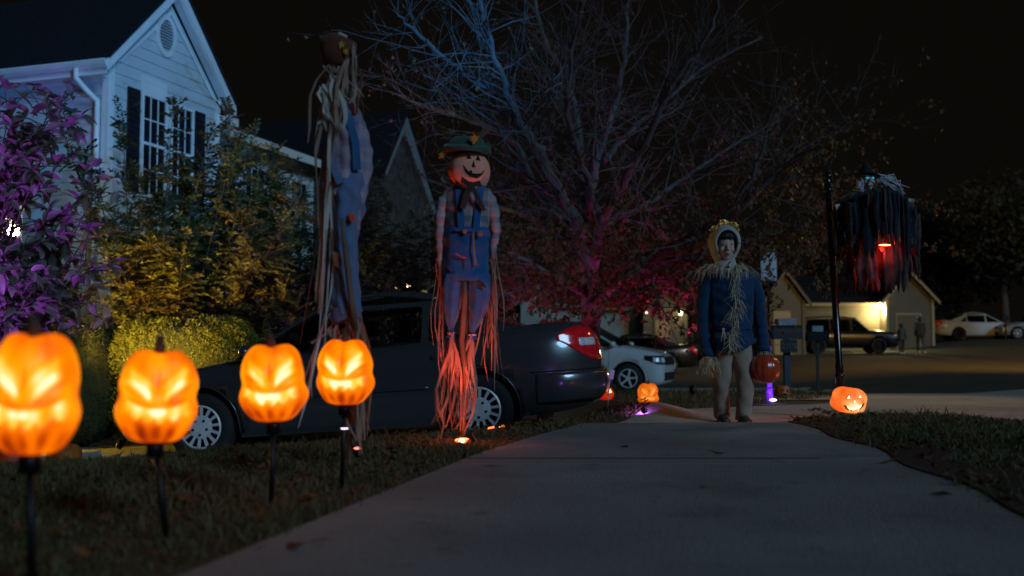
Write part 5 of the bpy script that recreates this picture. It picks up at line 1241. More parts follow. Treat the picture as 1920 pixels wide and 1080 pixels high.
# trousers
for s, pts in ((-1, [(x_(1362), .02, z_(640)), (x_(1358), .02, z_(690)), (x_(1355), .03, z_(728)), (x_(1357), .07, z_(760)), (x_(1359), .09, z_(786))]), (1, [(x_(1390), .02, z_(640)), (x_(1394), -.02, z_(690)), (x_(1395), -.05, z_(728)), (x_(1392), -.05, z_(760)), (x_(1391), -.04, z_(786))])):
    K = cat_rom([(*p, r) for p, r in zip(pts, (.086, .076, .066, .061, .063))], 50); mb = MB(); rings = []
    for i, q in enumerate(K):
        r = q[3] * (1 + .022 * math.sin(i * .9 + s * 2) * ss(.25, .8, i / 50)); ring = []
        for k in range(24):
            a = 2*math.pi*k/24; f = 1 + .05 * math.sin(2 * a + i * .23 + s) + .035 * math.sin(3 * a - i * .45 + s) + .02 * math.sin(5 * a + i * .7); ring.append(Vector((q[0] + r * f * .92 * math.cos(a), q[1] + r * f * math.sin(a), q[2])))
        rings.append(ring)
    mb.loft(rings, cap=False); o = mb.build('trouser_leg', M_trou, boy, smooth=True, fix=True); md = o.modifiers.new('s', 'SOLIDIFY'); md.thickness = .004
    fx, fy = pts[-1][0], pts[-1][1]; sh_ = MB()
    sh_.loft([[Vector((fx + w * math.cos(2*math.pi*k/16), yy, zc + hh * math.sin(2*math.pi*k/16))) for k in range(16)] for yy, w, zc, hh in ((fy + .07, .022, .03, .028), (fy + .04, .036, .042, .042), (fy, .040, .046, .046), (fy - .05, .041, .036, .036), (fy - .10, .042, .026, .026), (fy - .135, .032, .022, .020), (fy - .15, .012, .018, .010))])
    so = sh_.build('shoe', M_shoe, boy, smooth=True, fix=True)
    MB().loft([[Vector((fx + w * math.cos(2*math.pi*k/16), yy, zc)) for yy, w in ()] for k in ()] or [[Vector((fx + (.044 + .0) * math.cos(a) , fy - .038 + .112 * math.sin(a), zz)) for a in np.linspace(0, 2*math.pi, 20, endpoint=False)] for zz in (-.004, .016)]).build('sole', M_trim, so)
# straw
def collar(i):
    a = random.uniform(-math.pi, math.pi)
    if random.random() < .6: a = random.choice((-1, 1)) * random.uniform(.1, 1.5) - math.pi/2 + random.gauss(0, .2)
    d = Vector((math.cos(a), math.sin(a) * .8, 0)); b0 = Vector((hx + .012 + d.x * .085, .01 + d.y * .095, z_(503) + random.uniform(-.005, .02)))
    L = random.uniform(.06, .15); rise = random.uniform(-.03, .055) if abs(d.x) > .5 else random.uniform(-.03, .01); sd = Vector((random.gauss(0, .03), random.gauss(0, .02), 0)); out = max(.2, abs(d.x))
    return [b0, b0 + d * L * .45 * out + Vector((0, -.01, rise * .4)) + sd * .4, b0 + d * L * .85 * out + Vector((0, -.028, rise * .3 - L * .30)) + sd, b0 + d * L * 1.0 * out + Vector((0, -.03, -L * .75)) + sd * 1.4]
strands(150, collar, .0042, M_straw, 'straw_collar', boy)
def trim(i):
    t = random.random(); b0 = Vector((x_(1373) + .02 * math.sin(t * 5) + random.gauss(0, .012), -.118 - .012 * random.random(), lerp(z_(515), z_(655), t))); d = Vector((random.gauss(.0, .5), -.15, random.gauss(-.35, .5))); L = random.uniform(.05, .12)
    return [b0, b0 + d * L * .5 + Vector((0, -.012, 0)), b0 + d * L + Vector((0, -.008, -.02))]
strands(260, trim, .0036, M_straw, 'straw_trim', boy)
def cuff(hnd, s):
    def f(i):
        a = random.uniform(0, 6.28); b0 = Vector((hnd.x + .044 * math.cos(a), hnd.y + .044 * math.sin(a), hnd.z + .035)); d = Vector((math.cos(a) * .38 + s * .12, math.sin(a) * .38 - .1, -1)).normalized(); L = random.uniform(.07, .17)
        w = Vector((random.gauss(0, .012), random.gauss(0, .01), 0)); return [b0, b0 + d * L * .4 + w, b0 + d * L * .75 - w * .5, b0 + d * L + w]
    return f
strands(120, cuff(handL, -1), .0040, M_straw, 'straw_cuff', boy); strands(120, cuff(handR, .4), .0040, M_straw, 'straw_cuff', boy)
# crown of sequins
cr_ = MB()
for i in range(760):
    a = R(random.uniform(40, 146)); pk = .35 + .65 * abs(math.sin(a * 4.5)); k = random.uniform(-.010, .036 * pk)
    p = Vector((hx + (.113 + k) * math.cos(a), -.050 + random.uniform(-.022, .022), hz + .016 + (.146 + k) * math.sin(a))); s = random.uniform(.003, .006); u = Vector((random.gauss(0, 1), random.gauss(0, 1), random.gauss(0, 1))).normalized(); v = u.cross(Vector((.3, -1, .2))).normalized()
    cr_.add([p - u*s, p + v*s, p + u*s, p - v*s], [(0, 1, 2, 3)])
cw = empty('sequin_crown', (bc.x, 7.3, bz), 0, 'gold sequin crown on the hood of the child', 'crown')
cb = MB(); cb.grid(lambda i, j: Vector((hx + (.110 + .012 * abs(math.sin(i * 14))) * math.cos(R(42 + 102 * i)), -.068 + .036 * j, hz + .016 + (.143 + .012 * abs(math.sin(i * 14))) * math.sin(R(42 + 102 * i)))), 48, 3)
cbo = cb.build('band', M_gold, cw, smooth=True); md = cbo.modifiers.new('s', 'SOLIDIFY'); md.thickness = .004; tag(cr_.build('sequins', M_gold, cw), kind='stuff')
# red bucket held at his left
bk = at(1436, 691, 7.22); bt = empty('trick_or_treat_bucket', (bk.x - .005, 7.22, bk.z - .107), 0, 'shiny red orange pumpkin bucket held in the hand of the child', 'bucket')
M_buck = mat('bucket_red', (.62, .065, .025), .22, var=.12, scale=5, coat=.6)
mb = MB(); rings = []
for v in np.linspace(-.49, .42, 26):
    a = v * math.pi; ring = []
    for k in range(72):
        u = 2*math.pi*k/72; r = .108 * math.cos(a) ** .8 * (1 - .05 * abs(math.cos(u * 4.5)) ** 6); ring.append(Vector((r * math.cos(u), r * math.sin(u), .105 + .105 * math.sin(a))))
    rings.append(ring)
mb.loft(rings).build('bowl', M_buck, bt, smooth=True)
MB().tube([(.07 * math.cos(a), 0, .195 + .045 * math.sin(a)) for a in np.linspace(0, math.pi, 14)], [.004]*14, 6).build('handle', M_iron, bt, smooth=True)

# ---- raffia
M_raf = leafmat('raffia', (.52, .38, .29), (.36, .22, .16), .35, .7, 8); M_rafw = leafmat('raffia_pale', (.82, .78, .74), (.60, .52, .46), .35, .7, 6)
M_denim = cloth_mat('denim_blue', (.03, .135, .35), (.018, .08, .24), sc=7); M_denim2 = cloth_mat('denim_dull', (.09, .20, .36), (.17, .15, .27), sc=5)
M_felt = cloth_mat('felt_green', (.055, .10, .075), (.035, .07, .05)); M_bow = cloth_mat('bow_brown', (.055, .045, .035), (.03, .025, .02)); M_leafy = cloth_mat('leaf_yellow', (.60, .36, .03), (.5, .18, .03), sc=30)
M_wood = mat('stick_wood', (.20, .13, .08), .85, var=.5, scale=14, bump=.5, stretch=(1, 1, .2)); M_face = cloth_mat('pumpkin_cloth', (1.0, .38, .26), (.95, .32, .21), sc=4); M_black = mat('felt_black', (.006, .006, .010), .9)
M_btn = mat('button_brown', (.35, .16, .08), .6); M_red = cloth_mat('patch_red', (.7, .06, .02), (.5, .03, .01)); M_brown = cloth_mat('hat_brown', (.16, .05, .025), (.09, .03, .02))
# plaid
def plaid(name, base, dark, sc=70):
    m = cloth_mat(name, base); t = m.node_tree; b = t.nodes['Principled BSDF']; tc = t.nodes.new('ShaderNodeTexCoord'); sx = t.nodes.new('ShaderNodeSeparateXYZ'); t.links.new(tc.outputs['Object'], sx.inputs[0]); outs = []
    for ax, k in (('X', sc), ('Z', sc * 1.1)):
        w = t.nodes.new('ShaderNodeMath'); w.operation = 'MULTIPLY'; w.inputs[1].default_value = k; t.links.new(sx.outputs[ax], w.inputs[0])
        f = t.nodes.new('ShaderNodeMath'); f.operation = 'SINE'; t.links.new(w.outputs[0], f.inputs[0]); g_ = t.nodes.new('ShaderNodeMath'); g_.operation = 'GREATER_THAN'; g_.inputs[1].default_value = .35; t.links.new(f.outputs[0], g_.inputs[0]); outs.append(g_)
    a = t.nodes.new('ShaderNodeMath'); a.operation = 'ADD'; t.links.new(outs[0].outputs[0], a.inputs[0]); t.links.new(outs[1].outputs[0], a.inputs[1])
    r = t.nodes.new('ShaderNodeMath'); r.operation = 'MULTIPLY'; r.inputs[1].default_value = .42; t.links.new(a.outputs[0], r.inputs[0])
    src = b.inputs['Base Color'].links[0].from_socket; mx = t.nodes.new('ShaderNodeMixRGB'); mx.inputs[2].default_value = (*dark, 1); t.links.new(r.outputs[0], mx.inputs[0]); t.links.new(src, mx.inputs[1]); t.links.new(mx.outputs[0], b.inputs['Base Color']); return m
M_plaid = plaid('plaid_grey', (.32, .31, .34), (.10, .11, .17)); M_plaid2 = plaid('plaid_mauve', (.42, .34, .42), (.14, .14, .26), 60)
def maple(L):
    pts = []
    for i in range(22):
        a = math.pi * (i / 21 * 1.72 - .36); k = (1, .45)[i % 2] * (.75 + .25 * math.cos((a - math.pi/2) * 1.0)); 
        if i % 4 == 2: k *= .72
        pts.append(Vector((L * k * math.cos(a), 0, L * k * math.sin(a) + L * .35)))
    return [Vector((0, 0, -L*.35))] + pts
def hang(tops, bots, bow=.02, n=6):
    def f(i):
        a = Vector(random.choice(tops)) + Vector((random.gauss(0, .008), random.gauss(0, .012), random.gauss(0, .01))); b = Vector(random.choice(bots)); b = b + Vector((random.gauss(0, .018), random.gauss(0, .03), random.gauss(0, .035)))
        w = random.gauss(0, bow); w2 = random.gauss(0, bow * .6)
        return [a.lerp(b, u) + Vector((w * math.sin(u * math.pi) + w2 * math.sin(u * 7), random.gauss(0, .004), 0)) for u in np.linspace(0, 1, n)]
    return f

# ---- scarecrow with pumpkin head
sx0 = at(868, 832, 5.2).x; sy = 5.2; sz0 = H(sx0, sy)
sc2 = empty('scarecrow', (sx0, sy, sz0), 0, 'smiling orange pumpkin headed scarecrow with green hat and blue overalls on a stick', 'scarecrow', 'scarecrows on sticks in the lawn')
X = lambda px: (px - 868) / 359.0
Z = lambda py: at(868, py, sy).z - sz0
MB().tube([(X(868), .0, -.05), (X(872), .0, Z(700)), (X(866), -.02, Z(640)), (X(872), -.055, Z(560)), (X(870), -.075, Z(490))], [.013, .014, .015, .014, .013], 10).build('stick', M_wood, sc2, smooth=True)
MB().tube([(X(872), .02, Z(700)), (X(875), .03, Z(350))], [.011, .011], 8).build('back_pole', M_wood, sc2)
# head
hm = MB(); hc_ = Vector((X(878), 0, Z(324))); RR = [[Vector((hc_.x + .112 * math.cos(a) ** .85 * (1 - .05 * abs(math.sin(u*3)) ** 4) * math.cos(u) * (1 + .05 * math.sin(a)), .092 * math.cos(a) ** .85 * math.sin(u), hc_.z + .111 * math.sin(a))) for u in [k * 2 * math.pi / 64 for k in range(64)]] for a in np.linspace(-math.pi/2 * .98, math.pi/2 * .98, 28)]
hm.loft(RR); he = hm.build('head', M_face, sc2, smooth=True, fix=True)
bvh_ = BVHTree.FromPolygons([v.co.copy() for v in he.data.vertices], [tuple(p.vertices) for p in he.data.polygons])
for poly in ([(876, 303), (885, 303), (880, 292)], [(893, 305), (902, 306), (897, 294)], [(886, 319), (893, 319), (889, 306)],
             [(870, 315), (878, 325), (882, 328), (884, 324), (887, 327), (886, 330), (893, 331), (892, 334), (896, 334), (897, 331), (904, 329), (909, 323), (906, 331), (901, 336), (896, 339), (890, 338), (882, 335), (875, 328)]):
    face_poly('face_patch', [(X(a) - .004, Z(b)) for a, b in poly], bvh_, he, M_black, .003, th=.003)
# hat
ht = MB(); hcx = X(874)
def hatring(rx, ry, z, tilt=.0, wob=0): return [Vector((hcx + rx * math.cos(a), ry * math.sin(a), z + tilt * math.cos(a) + wob * math.sin(2*a + 1))) for a in [k*2*math.pi/48 for k in range(48)]]
ht.loft([hatring(.128, .118, Z(288), -.004, .006), hatring(.122, .112, Z(277), -.004, .008), hatring(.116, .108, Z(284), -.004, .005), hatring(.104, .10, Z(276), 0, .004), hatring(.090, .088, Z(264), 0, .004), hatring(.062, .06, Z(258), .004, .006), hatring(.02, .02, Z(256))])
hat = ht.build('hat', M_felt, sc2, smooth=True, fix=True)
MB().prism([Vector((X(905), -.03, Z(285))), Vector((X(918), -.02, Z(289))), Vector((X(919), -.02, Z(272))), Vector((X(910), -.03, Z(270)))], (0, .05, 0)).build('brim_curl', M_felt, hat, fix=True, bevel=.004)
MB().prism(maple(.038), (0, -.004, 0)).build('maple_leaf', M_leafy, hat, loc=(X(888), -.122, Z(275)), rot=(R(10), R(18), 0))
MB().prism(maple(.030), (0, -.004, 0)).build('maple_leaf', M_leafy, hat, loc=(X(833), -.04, Z(292)), rot=(R(10), R(-110), R(-20)))
MB().prism([Vector((X(862), .0, Z(262))), Vector((X(868), .0, Z(250))), Vector((X(880), .0, Z(263)))], (0, .01, 0)).build('felt_point', M_felt, hat)
MB().tube([(X(893), 0, Z(263)), (X(912), 0, Z(240)), (X(924), 0, Z(215))], [.004, .003, .001], 6).prism([Vector((X(893), .0, Z(262))), Vector((X(905), .0, Z(238))), Vector((X(916), .0, Z(234))), Vector((X(918), .0, Z(246))), Vector((X(905), 0, Z(256)))], (0, .003, 0)).build('feather', mat('feather_brown', (.16, .06, .04), .8), hat)
# shirt, sleeves
cx_ = X(876)
cloth([(cx_, .0, Z(347), .045, .04), (cx_, .0, Z(352), .095, .05), (cx_, .0, Z(362), .128, .062), (cx_, 0, Z(385), .122, .07), (cx_, 0, Z(430), .110, .075), (cx_, 0, Z(450), .10, .07)], M_plaid, 'shirt', sc2, n=56, wr=.02, rowsn=36)
for s, pts in ((-1, [(X(845), 0, Z(360)), (X(828), 0, Z(385)), (X(823), 0, Z(430)), (X(824), 0, Z(470)), (X(824), 0, Z(498))]), (1, [(X(907), 0, Z(360)), (X(922), 0, Z(385)), (X(929), 0, Z(430)), (X(924), 0, Z(462)), (X(924), 0, Z(485))])):
    K = cat_rom([(*p, r) for p, r in zip(pts, (.028, .031, .025, .019, .012))], 34)
    mb = MB().tube([Vector(q[:3]) for q in K], [q[3] * (1 + .10 * math.sin(i * 1.2 + s) + .06 * math.sin(i * 2.3)) for i, q in enumerate(K)], 18, cap=False)
    o = mb.build('sleeve', M_plaid, sc2, smooth=True, fix=True); md = o.modifiers.new('s', 'SOLIDIFY'); md.thickness = .003
# overalls
cloth([(X(875), 0, Z(428), .118, .085), (X(874), 0, Z(440), .120, .088), (X(873), 0, Z(470), .118, .086), (X(872), 0, Z(500), .122, .085), (X(872), 0, Z(528), .124, .08)], M_denim, 'overalls', sc2, n=72, fold=.03, nf=8, wr=.022, rowsn=30)
for s, rows in ((-1, [(X(853), 0, Z(515), .068, .075), (X(848), 0, Z(550), .058, .06), (X(846), 0, Z(590), .036, .042), (X(845), 0, Z(612), .018, .02), (X(845), 0, Z(624), .016, .018), (X(844), 0, Z(632), .026, .024)]),
                (1, [(X(893), 0, Z(515), .066, .075), (X(898), 0, Z(550), .056, .06), (X(893), 0, Z(590), .040, .044), (X(886), 0, Z(618), .018, .02), (X(885), 0, Z(628), .016, .018), (X(884), 0, Z(636), .026, .024)])):
    cloth(rows, M_denim, 'trouser_leg', sc2, n=56, fold=.10, nf=7, ph=s, wr=.045, rowsn=44)
    MB().tube([(rows[4][0] + .019 * math.cos(a), .02 * math.sin(a), rows[4][2]) for a in np.linspace(0, 6.28, 16)], [.004]*16, 6).build('ankle_tie', M_btn if s < 0 else M_face, sc2)
def curve_strip(pts, w, m, nm, par, th=.004):
    mb = MB(); pts = [Vector(p) for p in pts]; rings = []
    for i, p in enumerate(pts):
        d = (pts[min(i+1, len(pts)-1)] - pts[max(i-1, 0)]).normalized(); sd = d.cross(Vector((0, -1, 0))).normalized()
        rings.append([p - sd*w/2, p + sd*w/2, p + sd*w/2 + Vector((0, th, 0)), p - sd*w/2 + Vector((0, th, 0))])
    return mb.loft(rings).build(nm, m, par, fix=True)
for a, b in ((858, 866), (903, 893)):
    curve_strip([(X(a), -.045, Z(350)), (X(lerp(a, b, .3)), -.074, Z(365)), (X(lerp(a, b, .7)), -.084, Z(400)), (X(b), -.096, Z(436))], .034, M_denim, 'strap', sc2)
curve_strip([(X(854), -.097, Z(434)), (X(874), -.104, Z(435)), (X(900), -.094, Z(436))], .018, M_denim, 'waistband', sc2)
for px in (872, 901): MB().lathe([(.001, 0), (.013, 0), (.013, .004), (.009, .006), (.001, .006)], 16, Matrix.Translation((X(px), -.106 if px == 872 else -.104, Z(438 if px == 872 else 442))) @ Matrix.Rotation(R(90), 4, 'X')).build('button', M_btn, sc2)
# bow: two loops, knot, two tails
bw = MB().ball((X(882), -.10, Z(350)), (.014, .012, .012), 12, 8)
for a, b in ((866, 342), (900, 350)): bw.prism([Vector((X(882), -.104, Z(348))), Vector((X(a), -.11, Z(b - 5))), Vector((X(a + (4 if a > 882 else -2)), -.11, Z(b + 6))), Vector((X(882), -.104, Z(354)))], (0, .014, 0))
bw.build('bow', M_bow, sc2, fix=True, bevel=.003)
curve_strip([(X(881), -.106, Z(352)), (X(876), -.115, Z(370)), (X(868), -.112, Z(396))], .030, M_bow, 'bow_tail', sc2); curve_strip([(X(884), -.106, Z(352)), (X(895), -.112, Z(375)), (X(908), -.10, Z(400))], .022, M_bow, 'bow_tail', sc2)
curve_strip([(X(888), -.106, Z(440)), (X(889), -.115, Z(470)), (X(893), -.108, Z(500))], .010, M_raf, 'raffia_tie', sc2)
MB().prism([Vector((X(896), -.079, Z(525))), Vector((X(908), -.075, Z(532))), Vector((X(912), -.073, Z(542))), Vector((X(900), -.076, Z(538)))], (0, -.004, 0)).build('patch', M_bow, sc2)
MB().tube([(X(856), -.102, Z(478)), (X(865), -.104, Z(484)), (X(876), -.104, Z(487))], [.004, .004, .003], 6).build('stitch', M_red, sc2)
# raffia
strands(12, hang([(X(823), 0, Z(490))], [(X(820), .0, Z(640)), (X(826), 0, Z(690)), (X(829), .0, Z(726))], .012), .0065, M_raf, 'raffia_hand', sc2)
strands(11, hang([(X(924), 0, Z(478))], [(X(930), .0, Z(640)), (X(931), 0, Z(725)), (X(927), .0, Z(700)), (X(932), 0, Z(700))], .010), .0065, M_raf, 'raffia_hand', sc2)
strands(9, hang([(X(912), .02, Z(560))], [(X(892), .02, Z(700)), (X(906), .02, Z(716)), (X(915), .02, Z(650))], .015), .0075, M_raf, 'raffia_belt', sc2)
strands(22, hang([(X(845), 0, Z(630))], [(X(824), 0, Z(808)), (X(834), 0, Z(790)), (X(846), 0, Z(806)), (X(856), 0, Z(796))], .022), .012, M_raf, 'raffia_foot', sc2)
strands(20, hang([(X(882), 0, Z(634))], [(X(862), 0, Z(800)), (X(874), .0, Z(770)), (X(884), 0, Z(802)), (X(868), 0, Z(806))], .022), .012, M_raf, 'raffia_foot', sc2)

# ---- tall scarecrow seen from behind its straw
tx0 = at(650, 870, 4.2).x; ty0 = 4.2; tz0 = H(tx0, ty0)
sc1 = empty('scarecrow', (tx0, ty0, tz0), 0, 'tall scarecrow with straw hanging over its face and brown hat, behind the right lantern', 'scarecrow', 'scarecrows on sticks in the lawn')
X = lambda px: (px - 650) / 444.5
Z = lambda py: at(650, py, ty0).z - tz0
MB().tube([(X(652), .04, -.05), (X(650), .05, Z(600)), (X(645), .05, Z(150))], [.011]*3, 10).build('back_pole', M_wood, sc1)
MB().tube([(X(668), -.06, Z(620)), (X(660), -.10, Z(540)), (X(652), -.115, Z(470)), (X(644), -.11, Z(415))], [.013, .013, .012, .007], 10).build('stick', M_wood, sc1, smooth=True)
cloth([(X(640), .0, Z(190), 0.0344, .04), (X(648), .0, Z(215), 0.0533, .05), (X(650), .0, Z(245), 0.0671, .06), (X(650), 0, Z(290), 0.0688, .065), (X(648), 0, Z(340), 0.0654, .07), (X(648), 0, Z(370), 0.0602, .06)], M_plaid2, 'shirt', sc1, n=60, fold=.06, nf=7, wr=.07, rowsn=36)
cloth([(X(652), .0, Z(300), 0.0602, .062), (X(655), .0, Z(325), 0.0568, .070), (X(652), .0, Z(352), 0.0671, .078), (X(650), 0, Z(390), 0.0636, .075), (X(643), 0, Z(440), 0.0550, .066), (X(642), 0, Z(500), 0.0550, .06), (X(645), 0, Z(560), 0.0585, .058), (X(646), 0, Z(592), 0.0602, .058)], M_denim2, 'overalls', sc1, n=72, fold=.09, nf=6, wr=.05, rowsn=70, hem=lambda a: .02 * math.cos(a))
cloth([(X(646), 0, Z(578), 0.0623, .061), (X(646), 0, Z(592), 0.0632, .062), (X(646), 0, Z(601), 0.0628, .061)], cloth_mat('hem_lilac', (.20, .16, .26), (.16, .12, .22)), 'hem_band', sc1, n=48, fold=.05, nf=5, rowsn=8, hem=lambda a: .02 * math.cos(a))
curve_strip([(X(645), -.060, Z(205)), (X(655), -.078, Z(235)), (X(667), -.080, Z(275)), (X(670), -.084, Z(325))], .032, mat('strap_blue', (.03, .13, .30), .9), 'strap', sc1)
curve_strip([(X(625), -.060, Z(225)), (X(622), -.075, Z(260)), (X(626), -.082, Z(320)), (X(640), -.085, Z(350))], .03, M_denim2, 'strap', sc1)
for s, pts in ((1, [(X(660), .0, Z(222)), (X(676), 0, Z(270)), (X(680), .0, Z(320)), (X(664), -.02, Z(400)), (X(664), 0, Z(430))]), (-1, [(X(632), .0, Z(222)), (X(616), 0, Z(270)), (X(608), .0, Z(340)), (X(606), 0, Z(400)), (X(606), 0, Z(420))])):
    K = cat_rom([(*p, r) for p, r in zip(pts, (.028, .032, .028, .022, .016))], 34)
    o = MB().tube([Vector(q[:3]) for q in K], [q[3] * (1 + .12 * math.sin(i * 1.2 + s)) for i, q in enumerate(K)], 16, cap=False).build('sleeve', M_plaid2, sc1, smooth=True, fix=True); md = o.modifiers.new('s', 'SOLIDIFY'); md.thickness = .003
MB().ball((X(634), .01, Z(160)), (.055, .05, .085), 24, 16).build('head', cloth_mat('sack_face', (.30, .22, .16), (.2, .14, .1)), sc1, smooth=True)
MB().ball((X(656), -.045, Z(212)), (.028, .02, .035), 14, 10).build('neck_scarf', cloth_mat('scarf_maroon', (.16, .015, .03), (.1, .01, .02)), sc1, smooth=True)
hb_ = MB()
def hr(rx, ry, z, cx=X(626), t=0.0): return [Vector((cx + rx * math.cos(a), ry * math.sin(a), z + t * math.cos(a) + .006 * math.sin(3 * a))) for a in [k*2*math.pi/36 for k in range(36)]]
hb_.loft([hr(.060, .06, Z(126)), hr(.072, .07, Z(104)), hr(.078, .074, Z(88), t=-.008), hr(.080, .076, Z(76), t=-.012), hr(.072, .07, Z(74), t=-.01), hr(.06, .06, Z(92)), hr(.02, .02, Z(95))]); hb_.build('hat', M_brown, sc1, smooth=True, fix=True)
MB().prism([Vector((X(590), -.02, Z(66))), Vector((X(612), -.03, Z(76))), Vector((X(606), -.03, Z(128))), Vector((X(596), -.02, Z(104)))], (0, .02, 0)).build('hat_fold', M_brown, sc1, bevel=.004)
MB().prism(maple(.024), (0, -.004, 0)).build('maple_leaf', M_leafy, sc1, loc=(X(636), -.075, Z(98)), rot=(0, R(30), 0)); MB().prism(maple(.020), (0, -.004, 0)).build('maple_leaf', M_leafy, sc1, loc=(X(648), -.072, Z(110)), rot=(0, R(-20), 0))
MB().tube([(X(622), -.03, Z(74)), (X(632), -.04, Z(70)), (X(645), -.03, Z(74))], [.008, .011, .007], 8).build('white_tuft', M_rafw, sc1, smooth=True)
strands(16, hang([(X(612), -.05, Z(125)), (X(625), -.06, Z(130)), (X(650), -.06, Z(120)), (X(602), -.02, Z(125))], [(X(604), -.06, Z(300)), (X(616), -.07, Z(330)), (X(640), -.09, Z(270)), (X(600), -.05, Z(360)), (X(655), -.08, Z(210))], .02), .014, M_raf, 'raffia_hair', sc1)
strands(15, hang([(X(620), -.065, Z(150)), (X(636), -.07, Z(150)), (X(604), -.05, Z(170))], [(X(606), -.07, Z(260)), (X(638), -.09, Z(250)), (X(634), -.09, Z(230)), (X(614), -.06, Z(330))], .02), .015, M_rafw, 'raffia_hair', sc1)
strands(9, hang([(X(655), -.05, Z(95)), (X(660), -.03, Z(105))], [(X(676), -.04, Z(210)), (X(680), -.04, Z(255)), (X(672), -.04, Z(230))], .02), .008, M_raf, 'raffia_wisp', sc1)
strands(6, hang([(X(612), -.03, Z(330)), (X(603), -.02, Z(300))], [(X(589), -.03, Z(640)), (X(590), -.03, Z(560)), (X(592), -.02, Z(620))], .012), .011, M_raf, 'raffia_arm', sc1)
strands(5, hang([(X(616), -.04, Z(350))], [(X(606), -.05, Z(590)), (X(610), -.05, Z(650))], .01), .015, M_rafw, 'raffia_arm', sc1)
strands(4, hang([(X(612), -.04, Z(590))], [(X(578), -.05, Z(720)), (X(558), -.05, Z(800))], .01), .012, M_rafw, 'raffia_wisp', sc1)
MB().prism([Vector((X(657), -.085, Z(404))), Vector((X(664), -.08, Z(406))), Vector((X(667), -.08, Z(416))), Vector((X(661), -.085, Z(422))), Vector((X(656), -.085, Z(414)))], (0, -.006, 0)).build('patch', M_red, sc1)
MB().prism([Vector((X(624), -.076, Z(474))), Vector((X(640), -.078, Z(478))), Vector((X(636), -.076, Z(490))), Vector((X(641), -.074, Z(508))), Vector((X(630), -.07, Z(500)))], (0, -.006, 0)).build('patch', M_btn, sc1)
strands(18, hang([(X(672), 0, Z(600)), (X(650), 0, Z(602)), (X(676), -.01, Z(600))], [(X(684), -.02, Z(832)), (X(676), -.02, Z(830)), (X(690), -.03, Z(822)), (X(672), -.02, Z(815))], .018), .014, M_raf, 'raffia_foot', sc1)
strands(12, hang([(X(652), 0, Z(600)), (X(630), 0, Z(602))], [(X(632), -.02, Z(700)), (X(622), -.02, Z(690)), (X(655), -.03, Z(790)), (X(668), -.03, Z(780))], .03), .012, M_raf, 'raffia_foot', sc1)

# ---- black post with mailbox, witch draped over it
M_pb = mat('post_black', (.012, .012, .016), .25, metal=.3, coat=.6)
pb = at(1577, 745, 7.95); pz = H(pb.x, 7.95); py_ = 7.95
mp = empty('mailbox_post', (pb.x, py_, pz), 0, 'glossy black ornamental mailbox post with finial behind the lit jack-o-lantern', 'mailbox')
def q_(px, py, dy=0.0): return at(px, py, py_ + dy) - Vector((pb.x, py_, pz))
a0 = q_(1577, 745); a1 = q_(1552, 345); ax = (a1 - a0)
MB().tube([a0 + Vector((0, 0, -.02)), a0.lerp(a1, .15), a0.lerp(a1, .16), a1], [.034, .031, .027, .026], 20).build('post', M_pb, mp, smooth=True)
for k, r in ((.01, .052), (.04, .046), (.10, .040), (.97, .036)):
    c = a0.lerp(a1, k); MB().lathe([(r * .7, -.022), (r, -.010), (r, .008), (r * .75, .02)], 20, Matrix.Translation(c)).build('collar', M_pb, mp, smooth=True)
MB().lathe([(.026, 0), (.034, .012), (.018, .024), (.030, .044), (.034, .06), (.024, .078), (.010, .092), (.012, .10), (.001, .112)], 20, Matrix.Translation(a1 + Vector((0, 0, .005)))).build('finial', M_pb, mp, smooth=True)
arm0 = a0.lerp(a1, .70); MB().bar(arm0, arm0 + Vector((.52, 0, 0)), .035, .035).build('arm', M_pb, mp)
mbx = MB(); pr_ = [Vector((.085 * math.cos(a), 0, .06 + .085 * math.sin(a))) for a in np.linspace(0, math.pi, 14)] + [Vector((-.085, 0, -.05)), Vector((.085, 0, -.05))]
Mx = Matrix.Translation(arm0 + Vector((.10, .0, .08))) @ Matrix.Rotation(R(68), 4, 'Z')
mbx.loft([[Mx @ (p + Vector((0, y, 0))) for p in pr_] for y in (.04, -.44)]); mbx.build('mailbox_body', M_pb, mp, fix=True)
sc = MB()
for k, (cx, cz, r, a_, b_) in enumerate([(1586, 490, .042, -2, 3), (1588, 520, .036, 1, 6), (1586, 548, .030, -1, 4)]):
    c = q_(cx, cz); sc.tube([c + Vector((r * (1 - t * .6) * math.cos(a_ + (b_ - a_) * t), 0, r * (1 - t * .6) * math.sin(a_ + (b_ - a_) * t))) for t in np.linspace(0, 1, 18)], [.006]*18, 6)
sc.tube([q_(1576, 470), q_(1590, 505), q_(1590, 540), q_(1572, 570)], [.006]*4, 6); sc.build('scroll_bracket', mat('scroll_iron_redlit', (.10, .02, .02), .3, metal=.5, coat=.5), mp, smooth=True)  # red light falling on the scrolls is put into the iron colour
# witch
wy = 7.8; wc = at(1640, 460, wy); wt_ = empty('witch_figure', (wc.x, wy, wc.z), 0, 'witch figure with glowing teal eyes, white hair and tattered dark robe lit red below', 'halloween figure')
X = lambda px: (px - 1640) / (F / wy)
Z = lambda py: at(1640, py, wy).z - wc.z
M_robe = cloth_mat('robe_navy', (.007, .010, .018), (.003, .004, .008), sc=9); M_gauze = leafmat('gauze_grey', (.15, .12, .11), (.07, .05, .05), .5, .8, 12)
M_wh = mat('hair_white', (.50, .47, .52), .7, col2=(.32, .28, .34), scale=60, stretch=(1, 1, .2)); M_wsk = mat('witch_skin', (.42, .40, .34), .55, var=.25, scale=20)
